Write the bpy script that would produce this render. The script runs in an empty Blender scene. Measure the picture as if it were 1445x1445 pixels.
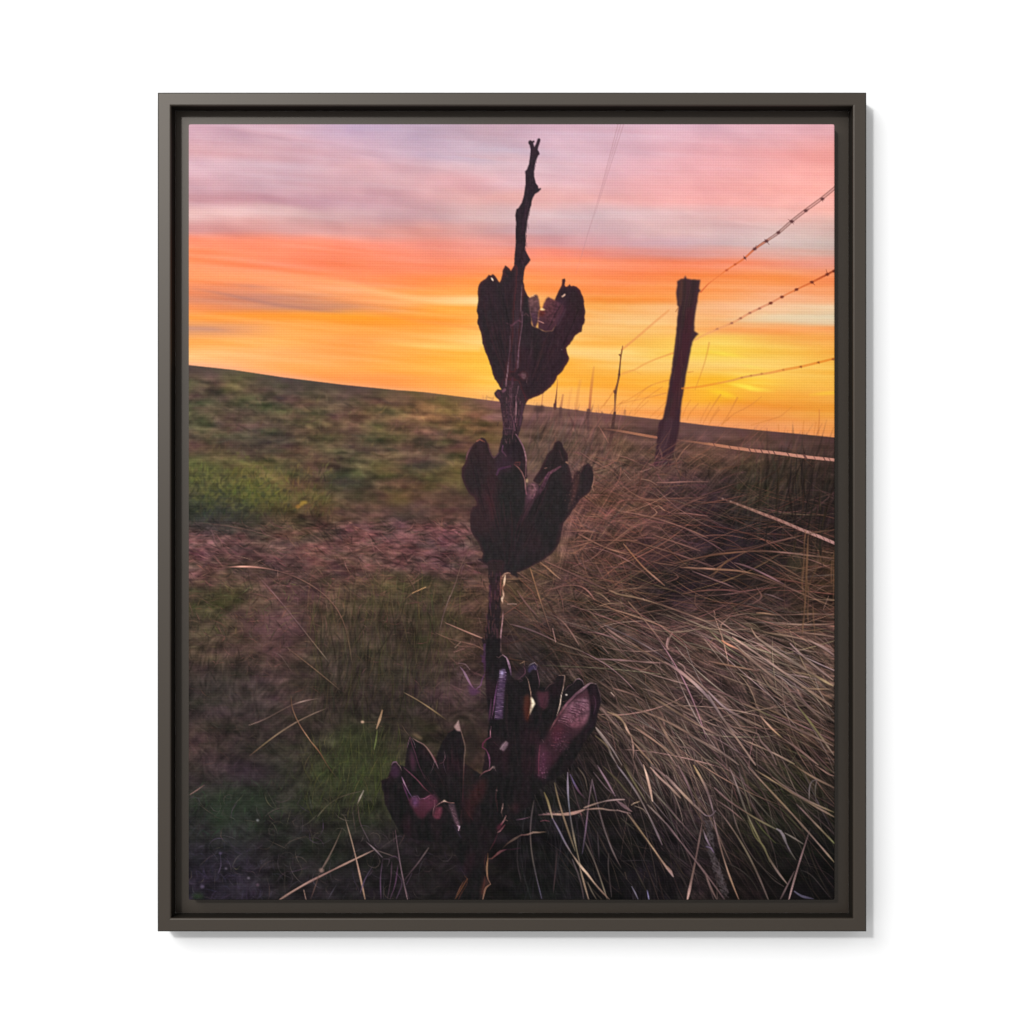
import numpy as np, math
# ------------------------------------------------------------------ the print
# The framed thing is a flat photographic print on canvas.  Its inks are laid down here
# stroke by stroke on a raster of W x H dots, then carried by the canvas as a colour attribute.
X0, Y0, W, H = 266, 175, 913, 1096
rng = np.random.default_rng(11)
YY, XX = np.mgrid[0:H, 0:W].astype(np.float32)
XX += X0; YY += Y0
img = np.zeros((H, W, 3), np.float32)
ids = np.zeros((H, W), np.uint8)
SKY, FIELD, GRASS, STEM, POD1, POD2, POD3, POD4, POST, STEM2 = range(10)
WIRES = list(range(20, 27)); FARS = list(range(30, 35))

def _wmat(n, g, step):
    p = np.arange(n) / step + 1.0
    i = np.floor(p).astype(int); f = p - i
    m = np.zeros((n, g), np.float32); r = np.arange(n)
    for k, wgt in ((-1, (1-f)**3/6), (0, (3*f**3-6*f**2+4)/6), (1, (-3*f**3+3*f**2+3*f+1)/6), (2, f**3/6)):
        m[r, np.clip(i+k, 0, g-1)] += wgt
    return m
def noise(sx, sy):
    gw, gh = int(W/sx)+5, int(H/sy)+5
    n = _wmat(H, gh, sy) @ rng.standard_normal((gh, gw)).astype(np.float32) @ _wmat(W, gw, sx).T
    return n / n.std()
def shear(n, s):
    sh = np.round(s*np.arange(W)).astype(int)
    return n[(np.arange(H)[:, None]-sh[None, :]) % H, np.arange(W)[None, :]]
def blur(a, sx, sy=None):
    sy = sx if sy is None else sy
    for ax, s in ((0, sy), (1, sx)):
        if s <= 0: continue
        r = max(1, int(3*s)); k = np.exp(-.5*(np.arange(-r, r+1)/s)**2); k /= k.sum()
        pad = [(0, 0)]*a.ndim; pad[ax] = (r, r)
        b = np.pad(a, pad, mode='edge'); out = np.zeros_like(a)
        for i, kk in enumerate(k):
            out += kk*np.take(b, range(i, i+a.shape[ax]), axis=ax) if False else kk*(b[i:i+a.shape[0]] if ax == 0 else b[:, i:i+a.shape[1]])
        a = out
    return a
def Z(x0, y0, s):
    return lambda *p: [(x0+a/s, y0+b/s) for a, b in p]
def smooth_line(pts, step=5.0):
    p = np.asarray(pts, float)
    if len(p) == 2:
        n = max(1, int(np.hypot(*(p[1]-p[0]))/(step*3))); t = np.linspace(0, 1, n+1)[:, None]
        return p[0]*(1-t)+p[1]*t
    q = np.vstack([2*p[0]-p[1], p, 2*p[-1]-p[-2]]); out = []
    for i in range(1, len(q)-2):
        n = max(1, int(np.hypot(*(q[i+1]-q[i]))/step)); t = np.arange(n)[:, None]/n
        a, b, c, d = q[i-1], q[i], q[i+1], q[i+2]
        out.append(.5*((2*b)+(c-a)*t+(2*a-5*b+4*c-d)*t**2+(3*b-a-3*c+d)*t**3))
    return np.vstack(out+[p[-1:]])
def ramp(v, n):
    v = np.asarray(v, float)
    if v.ndim == 0: return np.full(n, float(v))
    if v.ndim == 1: return np.interp(np.linspace(0, 1, n), np.linspace(0, 1, len(v)), v)
    return np.stack([np.interp(np.linspace(0, 1, n), np.linspace(0, 1, len(v)), v[:, k]) for k in range(3)], 1)
def lay(x, y, cov, col, pid=None):
    h, w = cov.shape
    a, b, c, d = max(0, y), min(H, y+h), max(0, x), min(W, x+w)
    if a >= b or c >= d: return
    m = cov[a-y:b-y, c-x:d-x][..., None]
    colp = col[a-y:b-y, c-x:d-x] if getattr(col, 'ndim', 1) == 3 else np.asarray(col, np.float32)
    img[a:b, c:d] = img[a:b, c:d]*(1-m)+colp*m
    if pid is not None:
        s = ids[a:b, c:d]; s[m[..., 0] > .45] = pid
def stroke(pts, w, col, a=1.0, soft=.9, pid=None, raw=False):
    p = np.asarray(pts, float) if raw else smooth_line(pts)
    n = len(p)-1
    ws = ramp(w, n+1)
    cs = np.asarray(col, float); cs = ramp(cs, n+1) if cs.ndim == 2 else np.repeat(cs[None], n+1, 0)
    al = ramp(a, n+1)
    m = float(ws.max())/2+soft+1
    bx, by = int(p[:, 0].min()-m)-X0, int(p[:, 1].min()-m)-Y0
    bw, bh = int(p[:, 0].max()+m)-X0-bx+2, int(p[:, 1].max()+m)-Y0-by+2
    cov = np.zeros((bh, bw), np.float32); cb = np.zeros((bh, bw, 3), np.float32)
    for i in range(n):
        (ax, ay), (ex, ey) = p[i], p[i+1]
        x1, x2 = int(min(ax, ex)-m)-X0-bx, int(max(ax, ex)+m)-X0-bx+2
        y1, y2 = int(min(ay, ey)-m)-Y0-by, int(max(ay, ey)+m)-Y0-by+2
        x1, y1, x2, y2 = max(x1, 0), max(y1, 0), min(x2, bw), min(y2, bh)
        gx = np.arange(x1, x2)+bx+X0-ax; gy = (np.arange(y1, y2)+by+Y0-ay)[:, None]
        dx, dy = ex-ax, ey-ay; L = dx*dx+dy*dy+1e-9
        t = np.clip((gx*dx+gy*dy)/L, 0, 1)
        d = np.hypot(gx-t*dx, gy-t*dy)
        hw = (ws[i]*(1-t)+ws[i+1]*t)/2
        c = np.clip((hw-d)/soft+.5, 0, 1)*np.minimum(1, hw*2/soft+.25)*(al[i]*(1-t)+al[i+1]*t)
        s = cov[y1:y2, x1:x2]; k = c > s
        s[k] = c[k]
        cb[y1:y2, x1:x2][k] = (cs[i]*(1-t[..., None])+cs[i+1]*t[..., None])[k]
    lay(bx, by, cov, cb, pid)
def mark(pts, w, pid, over=None):
    # note which dots belong to a thin thing, without inking anything
    p = smooth_line(pts); a, b = p.min(0)-w-2, p.max(0)+w+2
    x1, y1, x2, y2 = [int(v) for v in (max(a[0]-X0, 0), max(a[1]-Y0, 0), min(b[0]-X0, W), min(b[1]-Y0, H))]
    if x2 <= x1 or y2 <= y1: return
    d = np.full((y2-y1, x2-x1), 1e9, np.float32); gx, gy = XX[y1:y2, x1:x2], YY[y1:y2, x1:x2]
    for (ax, ay), (ex, ey) in zip(p[:-1], p[1:]):
        L = (ex-ax)**2+(ey-ay)**2+1e-9; t = np.clip(((gx-ax)*(ex-ax)+(gy-ay)*(ey-ay))/L, 0, 1)
        d = np.minimum(d, np.hypot(gx-ax-t*(ex-ax), gy-ay-t*(ey-ay)))
    v = ids[y1:y2, x1:x2]; v[(d < w/2) & ((v < STEM) | (v > STEM2))] = pid
def poly_cov(pts, soft=.6, ss=3):
    p = np.asarray(pts, float)
    bx, by = int(p[:, 0].min()-4)-X0, int(p[:, 1].min()-4)-Y0
    bw, bh = int(p[:, 0].max()+4)-X0-bx+1, int(p[:, 1].max()+4)-Y0-by+1
    gx = (np.arange(bw*ss)+.5)/ss-.5+bx+X0; gy = ((np.arange(bh*ss)+.5)/ss-.5+by+Y0)
    ins = np.zeros((bh*ss, bw*ss), bool)
    for (ax, ay), (cx, cy) in zip(p, np.roll(p, -1, 0)):
        if ay == cy: continue
        rows = np.where((gy > min(ay, cy)) & (gy <= max(ay, cy)))[0]
        if len(rows) == 0: continue
        xi = ax+(gy[rows]-ay)*(cx-ax)/(cy-ay)
        ins[rows] ^= gx[None, :] < xi[:, None]
    c = ins.reshape(bh, ss, bw, ss).mean((1, 3)).astype(np.float32)
    return bx, by, (blur(c, soft) if soft else c)
def rough(pts, amp=.5, step=3.0):
    p = np.asarray(pts, float); out = []
    for a, b in zip(p, np.roll(p, -1, 0)):
        n = max(1, int(np.hypot(*(b-a))/step))
        for k in range(n):
            q = a+(b-a)*k/n
            out.append(q+(rng.normal(0, amp, 2) if k else 0))
    return out
def poly(pts, col, a=1.0, soft=.6, pid=None, col2=None, along=(0, 1), jag=0):
    if jag: pts = rough(pts, jag)
    bx, by, c = poly_cov(pts, soft)
    if col2 is not None:                       # ink running from one colour to another
        p = np.asarray(pts, float); pr = p @ np.asarray(along, float)
        gx = np.arange(c.shape[1])+bx+X0; gy = np.arange(c.shape[0])[:, None]+by+Y0
        t = np.clip((gx*along[0]+gy*along[1]-pr.min())/(np.ptp(pr)+1e-6), 0, 1)[..., None]
        col = (np.asarray(col)*(1-t)+np.asarray(col2)*t).astype(np.float32)
    lay(bx, by, c*a, col, pid)
def spot(x, y, rx, ry, col, a=1.0, soft=1.0, pid=None):
    t = np.linspace(0, 2*np.pi, 17)[:-1]
    poly([(x+rx*np.cos(q), y+ry*np.sin(q)) for q in t], col, a, soft, pid)

# ------------------------------------------------------------------ sky
sky_rows = {
 180: ((266,203,163,178),(400,203,168,182),(500,186,163,190),(600,188,166,186),(690,194,163,176),(760,205,170,187),(850,211,175,190),(950,214,174,190),(1060,219,172,184),(1178,222,166,174)),
 215: ((266,208,164,172),(400,214,171,179),(500,204,165,178),(600,194,167,185),(700,200,178,192),(800,209,176,190),(900,216,175,188),(1000,226,170,178),(1150,241,166,162),(1178,242,166,160)),
 236: ((266,206,168,180),(340,212,178,188),(420,214,180,190),(500,209,165,172),(570,204,163,172),(680,214,182,190),(780,214,180,190),(900,222,172,182),(1000,233,170,175),(1178,246,170,162)),
 258: ((266,203,160,170),(380,208,172,182),(470,208,166,174),(560,208,166,172),(660,222,168,172),(720,218,178,186),(800,220,180,188),(900,230,172,176),(1000,238,172,172),(1178,249,176,166)),
 280: ((266,196,150,158),(350,192,143,153),(450,194,150,162),(560,206,162,170),(650,216,166,166),(720,226,172,168),(800,230,177,175),(900,233,173,172),(1000,241,173,170),(1178,249,178,168)),
 303: ((266,224,184,182),(340,224,186,185),(430,214,176,176),(520,204,165,170),(590,194,152,158),(680,206,172,172),(760,214,184,188),(850,214,185,190),(950,224,185,186),(1050,228,178,176),(1178,244,182,170)),
 325: ((266,205,146,146),(350,204,145,142),(430,205,150,148),(520,211,150,145),(600,216,148,138),(690,200,152,152),(760,206,172,178),(850,205,168,174),(950,215,176,175),(1040,212,176,176),(1100,212,180,176),(1178,212,178,170)),
 345: ((266,250,140,106),(350,251,140,106),(450,249,142,112),(550,240,141,120),(650,231,146,132),(720,224,151,143),(780,216,156,158),(860,208,160,166),(950,204,166,174),(1050,206,180,180),(1178,205,182,174)),
 358: ((266,254,144,100),(400,252,140,104),(500,250,138,104),(600,244,142,116),(700,240,148,126),(780,246,138,114),(860,226,142,130),(950,216,150,145),(1050,226,162,150),(1178,212,176,165)),
 374: ((266,255,148,98),(400,252,138,102),(500,250,138,98),(600,250,140,104),(700,251,146,104),(780,252,140,98),(870,250,138,96),(950,248,134,92),(1050,246,144,108),(1178,230,152,135)),
 396: ((266,255,150,95),(400,255,152,100),(500,255,140,90),(600,255,140,75),(680,255,150,70),(780,255,148,85),(880,252,140,85),(1000,248,140,75),(1100,247,145,75),(1178,248,142,90)),
 410: ((266,240,142,98),(350,226,140,104),(420,248,160,108),(500,255,176,124),(600,255,164,86),(680,255,165,78),(800,253,145,78),(900,251,145,76),(1000,249,148,78),(1100,248,160,105),(1178,247,152,95)),
 422: ((266,224,140,104),(370,200,130,108),(430,214,140,104),(500,252,158,96),(600,255,182,112),(680,255,216,150),(830,251,156,78),(920,250,150,70),(1020,248,156,88),(1100,248,178,134),(1178,248,172,122)),
 435: ((266,248,152,94),(350,222,142,104),(400,206,136,106),(470,204,136,102),(530,236,150,92),(620,255,164,62),(690,255,180,80),(850,252,172,88),(930,248,186,122),(1020,248,182,132),(1100,246,196,152),(1178,240,206,166)),
 450: ((266,255,160,75),(400,255,160,65),(500,255,160,50),(620,255,154,58),(690,252,172,76),(840,250,184,108),(920,248,196,128),(1020,250,178,112),(1090,236,203,160),(1178,224,208,176)),
 465: ((266,218,154,114),(330,228,156,108),(400,255,172,90),(500,255,165,75),(620,255,165,70),(690,255,190,95),(850,250,190,110),(930,250,190,105),(1020,250,170,100),(1100,250,160,88),(1178,248,160,90)),
 482: ((266,255,165,80),(400,255,178,95),(500,255,160,80),(600,255,182,92),(690,255,207,118),(850,250,178,80),(930,250,195,90),(1020,248,204,92),(1100,247,176,82),(1178,248,165,80)),
 500: ((266,255,192,122),(400,255,172,98),(500,255,165,85),(600,255,175,75),(690,255,190,70),(800,253,200,110),(870,252,206,122),(930,250,200,95),(1010,251,213,82),(1060,250,203,84),(1110,250,196,85),(1178,248,176,75)),
 520: ((266,254,178,128),(400,255,165,85),(500,255,160,75),(600,255,170,65),(690,255,200,75),(790,255,176,62),(880,252,195,100),(940,252,202,112),(1030,252,206,108),(1100,252,202,100),(1178,250,190,80)),
 540: ((266,246,165,140),(400,252,172,128),(450,255,160,90),(550,255,155,80),(650,255,170,65),(690,255,198,78),(790,252,176,62),(860,252,170,55),(950,252,180,60),(1010,250,184,46),(1060,254,208,70),(1120,250,190,80),(1178,250,185,75)),
 560: ((266,246,165,140),(450,246,160,125),(550,252,162,98),(650,255,175,85),(690,255,190,100),(790,252,180,95),(870,252,170,75),(950,250,165,60),(1010,250,185,42),(1060,250,174,60),(1120,248,170,65),(1178,248,175,75)),
 580: ((266,240,160,140),(700,252,192,135),(800,250,180,112),(880,248,165,90),(1000,248,160,75),(1060,245,155,70),(1120,242,160,70),(1178,242,165,65)),
 604: ((266,240,160,140),(700,250,190,140),(880,245,165,110),(1000,240,155,95),(1090,235,150,90),(1178,236,155,80)),
 630: ((266,240,160,140),(1178,232,150,90))}
def paint_sky():
    ks = sorted(sky_rows); xs = np.arange(X0, X0+W)
    R = np.stack([np.stack([np.interp(xs, [q[0] for q in sky_rows[k]], [q[c] for q in sky_rows[k]]) for c in (1, 2, 3)], 1) for k in ks])
    R = blur(R.transpose(0, 1, 2), 14, 0)
    ys = np.arange(Y0, Y0+H); ks = np.array(ks, float)
    i = np.clip(np.searchsorted(ks, ys)-1, 0, len(ks)-2); f = np.clip((ys-ks[i])/(ks[i+1]-ks[i]), 0, 1); f = f*f*(3-2*f)
    s = R[i]*(1-f)[:, None, None]+R[i+1]*f[:, None, None]
    # wind-drawn streaks of the cloud
    hiS = np.clip((350-YY)/60, .25, 1); wob = shear(noise(150, 30), .05)*2.0+(shear(noise(64, 14), .12)*2.4+shear(noise(24, 8), .1)*1.1)*hiS+shear(noise(46, 9), .08)*.9
    wob *= .9; y0 = np.floor(np.arange(H)[:, None]+wob); fr = (np.arange(H)[:, None]+wob-y0)[..., None]; y0 = np.clip(y0, 0, H-2).astype(int); c_ = np.arange(W)[None, :]
    s = s[y0, c_]*(1-fr)+s[y0+1, c_]*fr
    lf = np.clip((760-XX)/300, 0, 1); st = (shear(noise(95, 3.6), .11)*lf+shear(noise(95, 3.6), .03)*(1-lf))*.75+shear(noise(42, 2.4), .07)*.4+shear(noise(190, 9), .06)*.4
    low = np.clip((YY-335)/40, 0, 1)*np.clip((640-YY)/60, 0, 1)
    amp = np.stack([1.0+.4*low, 2.2+1.9*low, 2.4+3*low], 2)
    s += st[..., None]*amp
    bl = shear(noise(58, 17), .14)*.8+shear(noise(26, 11), .18)*.55+shear(noise(12, 6), .1)*.3+noise(20, 13)*.35
    s += bl[..., None]*(1-.72*low[..., None])*np.array([3.6, 3.2, 2.8])
    s += (1-low[..., None])*np.array([5, 1.5, .5])
    img[:] = blur(s.astype(np.float32), 1.6, .7)
def bright_streaks():
    zt = Z(1000, 440, 8.028)
    stroke(zt((150,810),(300,825),(430,850),(560,880),(800,900)), (1, 5, 7, 4, 1), (255,228,78), (.1,.8,.9,.5,.0), 4)
    stroke(zt((20,455),(200,480),(330,500),(480,530)), (2, 5, 4, 1), (252,222,80), (.6,.8,.5,0), 4)
    stroke(zt((-150,420),(20,455)), (1, 4), (251,210,70), (.1,.6), 4)
    stroke(zt((0,890),(120,910),(250,950),(330,980)), (4,7,7,2), (254,205,48), (.3,.8,.8,.1), 5)
    stroke(zt((280,590),(500,625),(680,660)), (1,4,2), (250,218,100), (.2,.7,.2), 4)
    stroke(zt((1150,940),(1300,925),(1430,915)), (3,5,5), (252,200,62), (.3,.7,.7), 4)
    z1 = Z(260, 170, 3.141)
    stroke(z1((430,690),(700,720),(900,770),(1100,800),(1300,805)), (2,6,7,6,8), [(255,186,120),(255,186,112),(255,200,132),(255,212,146),(255,222,160)], (.05,.28,.3,.5,.7), 7)
    stroke(z1((40,745),(180,770),(400,815),(600,840),(760,855)), (2,4,5,4,2), (176,122,112), (.2,.45,.5,.4,.0), 4)
    stroke(z1((180,725),(300,735),(420,745)), (2,5,2), (205,135,112), (.2,.6,.1), 5)
    stroke(z1((20,920),(120,925),(240,935)), (5,6,2), (198,142,120), (.6,.6,.0), 5)
    stroke(z1((780,830),(1000,880),(1300,920)), (2,5,5), (255,150,70), (.2,.5,.5), 6)
    stroke(z1((850,985),(1050,1000),(1300,1010)), (2,7,7), (255,212,120), (.2,.6,.6), 6)
    zr = Z(720, 170, 3.141)
    stroke(zr((780,880),(1000,885),(1200,880),(1430,890)), (2,5,9,10), (234,206,168), (.1,.4,.6,.8), 6)
    stroke(zr((330,845),(480,865),(720,880)), (6,8,5), (250,196,128), (.5,.6,.3), 7)
    stroke(zr((270,1030),(420,1045),(600,1060)), (9,9,4), (252,208,130), (.7,.6,.2), 7)
# ------------------------------------------------------------------ field
horizon = [(260,514.5),(330,522),(400,532.5),(485,543),(560,550.5),(583,552),(600,553.5),(620,556),(660,561),(700,566),(745,571),(790,575.5),(840,582),(880,586),(935,592.5),(960,595.5),(1000,600.5),(1060,606),(1130,612.5),(1185,618)]
field_pts = """290 522 78 62 66;400 541 80 65 66;500 551 85 66 62;600 561 104 74 64;690 571 122 82 80;300 537 96 86 60;340 541 92 84 56;290 560 75 70 62;350 560 80 75 62;450 560 82 74 58;550 575 96 82 58;610 568 112 92 52;640 577 108 86 55;690 590 108 78 62;
290 590 78 76 58;350 600 85 76 62;450 600 90 80 60;550 600 95 82 60;620 610 88 72 58;690 610 100 75 52;290 625 88 76 64;370 622 66 63 55;450 620 88 76 60;520 625 80 72 58;600 635 92 70 62;650 640 85 68 58;
300 660 84 82 54;370 670 90 86 54;420 660 90 78 60;500 665 75 75 55;545 662 95 88 55;600 655 75 62 60;640 665 90 82 46;300 690 68 72 48;340 680 86 87 49;380 700 82 84 44;430 690 85 75 55;490 680 56 62 48;540 680 76 62 58;600 690 80 72 48;650 690 70 65 48;
300 720 50 54 48;340 725 55 58 46;400 720 72 66 48;440 710 100 80 55;500 710 86 66 58;560 700 88 74 46;620 710 96 72 62;300 740 48 50 50;360 745 58 54 48;430 735 76 60 52;500 740 88 66 64;570 725 70 55 58;630 740 90 66 66;300 765 110 80 80;370 765 105 78 72;430 760 80 65 55;500 760 92 68 66;580 760 90 65 66;640 770 80 60 62;
300 790 85 66 66;340 780 76 60 60;400 790 72 57 55;450 785 96 73 66;520 785 100 74 74;600 790 78 58 62;650 800 80 62 62;280 810 95 72 70;350 815 65 54 52;420 810 65 52 50;500 810 85 65 60;560 800 102 72 74;620 805 86 62 68;
310 835 62 64 40;350 840 75 68 48;400 835 92 68 70;450 830 102 74 68;500 830 72 64 50;560 825 66 66 42;620 830 62 60 42;290 865 62 60 44;350 860 80 66 56;400 860 85 62 66;450 860 80 64 58;510 860 68 60 48;570 860 64 56 46;630 870 66 56 48;670 860 90 70 58;
290 895 60 54 46;350 890 82 62 58;400 890 85 60 68;440 900 72 62 50;510 890 60 54 44;570 890 60 50 44;630 900 62 54 42;670 900 75 58 48;290 920 75 62 52;350 920 66 56 48;400 915 75 56 54;450 930 50 46 42;510 930 56 50 44;570 930 52 46 40;630 940 55 46 42;
290 960 48 45 44;350 960 50 46 44;420 960 56 48 44;500 960 52 46 42;570 970 46 42 38;640 970 70 55 58;290 1000 50 45 45;360 1000 54 45 48;430 1000 55 46 44;500 1000 48 42 40;570 1000 46 40 38;650 1000 58 49 46;
290 1050 62 50 48;350 1050 50 48 42;430 1050 48 46 40;500 1040 48 52 36;560 1040 48 44 38;630 1040 55 50 42;670 1060 58 46 40;290 1090 52 44 46;340 1090 50 40 50;400 1100 42 42 38;470 1090 48 56 36;530 1080 50 56 36;290 1130 38 42 40;340 1130 36 46 38;400 1140 38 42 36;470 1130 44 48 36;530 1130 42 46 34;
300 1170 34 38 36;400 1180 34 36 36;470 1180 36 38 34;530 1190 34 32 34;600 1200 30 26 30;300 1220 34 32 42;330 1250 36 34 44;400 1230 32 31 33;500 1240 30 29 32;600 1240 28 26 28;
760 590 112 80 72;800 590 110 78 72;850 595 105 72 65;900 600 95 66 62;950 610 90 62 60;1000 610 90 65 65;1060 618 100 68 62;1120 625 90 62 60;1170 630 80 55 52;760 620 105 80 68;800 630 100 75 66;850 630 105 75 64;900 630 100 72 60;1000 640 112 76 60;1060 640 86 62 52;1120 640 66 50 42;1170 645 60 45 38;
740 650 105 78 70;850 660 120 88 78;900 660 105 76 66;950 660 92 68 62;1000 660 80 60 52;1060 670 66 56 44;1120 670 62 50 44;1170 680 52 40 36;840 700 118 82 68;900 700 98 70 60;960 690 75 55 55;1010 690 60 46 48;1060 700 68 60 46;1110 700 56 48 42;1170 710 50 38 38;
830 740 120 85 75;900 730 115 82 70;960 740 75 55 52;1020 740 52 42 46;1080 730 52 44 42;1130 740 46 37 37;1170 750 56 42 38;800 780 105 76 66;870 780 110 76 68;930 780 80 58 54;1000 780 52 41 44;1060 780 46 37 40;1110 780 44 35 36;1150 780 76 56 45;
730 810 100 75 58;790 820 95 68 62;860 810 90 64 58;930 820 52 42 44;1000 820 42 34 36;1060 820 42 33 36;1120 820 55 48 40;1150 820 78 58 44;740 850 88 66 54;800 850 72 54 48;860 840 75 62 50;920 850 48 38 38;1000 845 46 36 36;1060 850 46 37 37;1120 850 60 47 41;1160 850 82 58 46;
730 880 65 50 46;800 890 62 48 42;860 870 85 70 56;920 880 90 66 60;1000 880 105 78 70;1060 880 92 70 60;1120 880 78 60 50;1160 880 78 57 47;740 915 48 38 36;800 910 60 46 42;860 910 75 64 50;920 910 100 72 66;1000 910 118 86 75;1060 910 120 94 80;1120 910 102 80 66;1160 910 98 74 61;
760 935 48 38 38;830 940 65 52 44;900 940 80 66 52;960 940 108 80 72;1020 940 105 76 68;1080 940 112 88 74;1140 940 108 84 70;870 980 72 58 50;930 980 76 60 49;980 985 92 70 66;1030 980 92 70 62;1080 985 70 55 51;1140 980 106 82 68;
860 1020 78 60 54;920 1020 88 68 58;980 1020 96 74 68;1030 1020 102 80 72;1090 1020 78 60 48;1150 1020 84 66 52;850 1060 48 40 36;900 1060 72 58 52;960 1060 92 72 66;1020 1060 94 75 71;1080 1060 68 54 46;1150 1060 68 50 40;
820 1100 36 31 31;870 1110 50 42 40;930 1100 76 59 55;990 1100 74 59 55;1050 1100 56 47 41;1110 1100 52 50 36;1160 1100 62 50 40;800 1150 27 25 26;870 1150 30 27 27;930 1150 44 36 36;990 1150 60 49 47;1050 1140 48 43 33;1110 1140 42 44 30;1160 1140 42 39 31;
800 1200 24 23 24;870 1200 23 22 23;930 1200 34 29 33;990 1200 48 40 41;1050 1190 34 28 26;1110 1190 28 28 24;1160 1190 24 23 21;760 1250 22 21 22;850 1250 21 20 21;930 1250 28 24 28;1000 1240 50 40 38;1060 1240 30 23 22;1120 1240 23 21 21;1165 1250 20 18 18;750 1180 25 23 24;700 1220 26 23 24;700 1000 40 33 34;700 900 50 40 38;700 700 80 60 58;700 800 70 54 54"""
FP = np.array([[float(v) for v in r.split()] for r in field_pts.replace('\n', '').split(';')], np.float32)
def field_colour():
    k = 4
    gx = XX[::k, ::k]; gy = YY[::k, ::k]; num = 0; den = 1e-9
    for x, y, *c in FP:
        s = .62 if y < 760 else .8
        w = np.exp(-.5*(((gx-x)/27)**2+((gy-y)/(15+8*(y > 800)))**2))+1e-7/(1+((gx-x)**2+(gy-y)**2)/900)
        num = num+w[..., None]*np.array(c, np.float32); den = den+w
    f = num/den[..., None]
    py = np.clip(np.arange(H)/k, 0, f.shape[0]-1.001); px = np.clip(np.arange(W)/k, 0, f.shape[1]-1.001)
    i = py.astype(int); j = px.astype(int); a = (py-i)[:, None, None]; b = (px-j)[None, :, None]
    return (f[i][:, j]*(1-a)*(1-b)+f[i+1][:, j]*a*(1-b)+f[i][:, j+1]*(1-a)*b+f[i+1][:, j+1]*a*b).astype(np.float32)
def paint_field():
    global F
    F = field_colour()
    hx = [q[0] for q in horizon]; hy = [q[1] for q in horizon]
    hl = np.interp(np.arange(X0, X0+W), hx, hy)
    dep = np.clip((YY-hl[None, :])/240, 0, 1)
    near = np.clip((YY-800)/150, 0, 1)
    n = (shear(noise(34, 4.5), .09)*(1-dep)+noise(26, 9)*dep)*.085+(shear(noise(14, 3.2), .08)*(1-dep)+noise(10, 6)*dep)*.075+noise(6, 4)*.045+noise(2.2,1.6)*.03*dep
    lit = np.clip((YY-715)/30, 0, 1)*np.clip((850-YY)/60, 0, 1)*np.clip((720-XX)/60, 0, 1)
    n += lit*(noise(17, 5)*.07+noise(9, 2.6)*.085+noise(4.5, 1.7)*.07)
    n *= np.clip((YY-hl[None, :])/14, .15, 1)*(.85+.15*np.clip((YY-640)/60, 0, 1))
    hue = noise(30, 12)*.6+noise(10, 5)*.5
    gr = np.clip((XX-760)/90, 0, 1)*np.clip((YY-640)/70, 0, 1)
    g = F*(1+n[..., None])*(1-gr[..., None]*np.array([.25, .29, .27]))
    past = np.clip((740-YY)/60, 0, 1)*np.clip((YY-hl[None, :]-8)/14, 0, 1)*np.clip((720-XX)/40, 0, 1)
    cl = shear(noise(20, 5.5), .07)*.6+shear(noise(9, 3.4), .06)*.55+noise(4, 2.2)*.25
    g *= 1+(past*cl*.13)[..., None]*np.array([1, 1.02, .93])
    g += past[..., None]*np.clip(noise(26, 7), -1.5, 1.5)[..., None]*np.array([3.5, -1.5, 1.5])
    g += lit[..., None]*np.clip(noise(15, 6)+.5, -1, 1.6)[..., None]*np.array([6, .5, 1.5])
    g += hue[..., None]*np.array([-1.6, 1.0, -1.6])*np.clip(F[..., 1:2]/70, .3, 1.1)*np.clip((900-XX)/200, .3, 1)[..., None]
    g += (noise(14, 8)*1.0)[..., None]*np.array([1.5, .2, 2.2])*(1-.4*near[..., None])
    # the last stretch under the skyline is a plain dark strip
    m = np.clip((YY-hl[None, :])/1.6+.5, 0, 1)
    haze = np.exp(-np.clip(YY-hl[None, :], 0, None)/4)*np.clip((XX-560)/200, 0, 1)*np.clip((1080-XX)/150, 0, 1)
    g = g*(1-.35*haze[..., None])+np.array([150, 104, 92])*.35*haze[..., None]
    glow = np.exp(-((YY-hl[None, :])/5.0)**2)*np.clip(1-(XX-266)/500, .25, 1)
    img[:] = img*(1-.35*glow[..., None])+np.array([236, 158, 138])*.35*glow[..., None]
    img[:] = img*(1-m[..., None])+g*m[..., None]
    ids[m > .5] = FIELD
def S(x, y):
    return F[int(np.clip(y-Y0, 0, H-1)), int(np.clip(x-X0, 0, W-1))]
def tuft(n, x0, x1, y0, y1, ang, sd, ln, w, gain, tint=(1, 1, 1), a=.8, soft=1.1, bend=.35, keep=None, gsd=.2):
    """many single blades: drawn one by one, inked from the colour of the ground they lie on"""
    for _ in range(n):
        x = rng.uniform(x0, x1); y = rng.uniform(y0, y1)
        if keep is not None and not keep(x, y): continue
        th = math.radians(ang(x, y) if callable(ang) else ang)+rng.normal(0, math.radians(sd))
        L = rng.uniform(*ln)*.5; b = rng.normal(0, bend)
        p = []
        for t in (-1, -.5, 0, .5, 1):
            q = th+b*t*.5
            p.append((x+L*t*math.cos(q), y+L*t*math.sin(q)))
        k = max(.3, rng.normal(gain, gsd)); c0 = S(*p[1]); c1 = S(*p[3])
        tn = np.array(tint)*(1+rng.normal(0, .06, 3))
        stroke(p, (w[0]*.5, rng.uniform(*w), w[0]*.4), [c0*k*tn, (c0+c1)*.5*k*tn*1.05, c1*k*tn], a*rng.uniform(.55, 1), soft)
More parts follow.
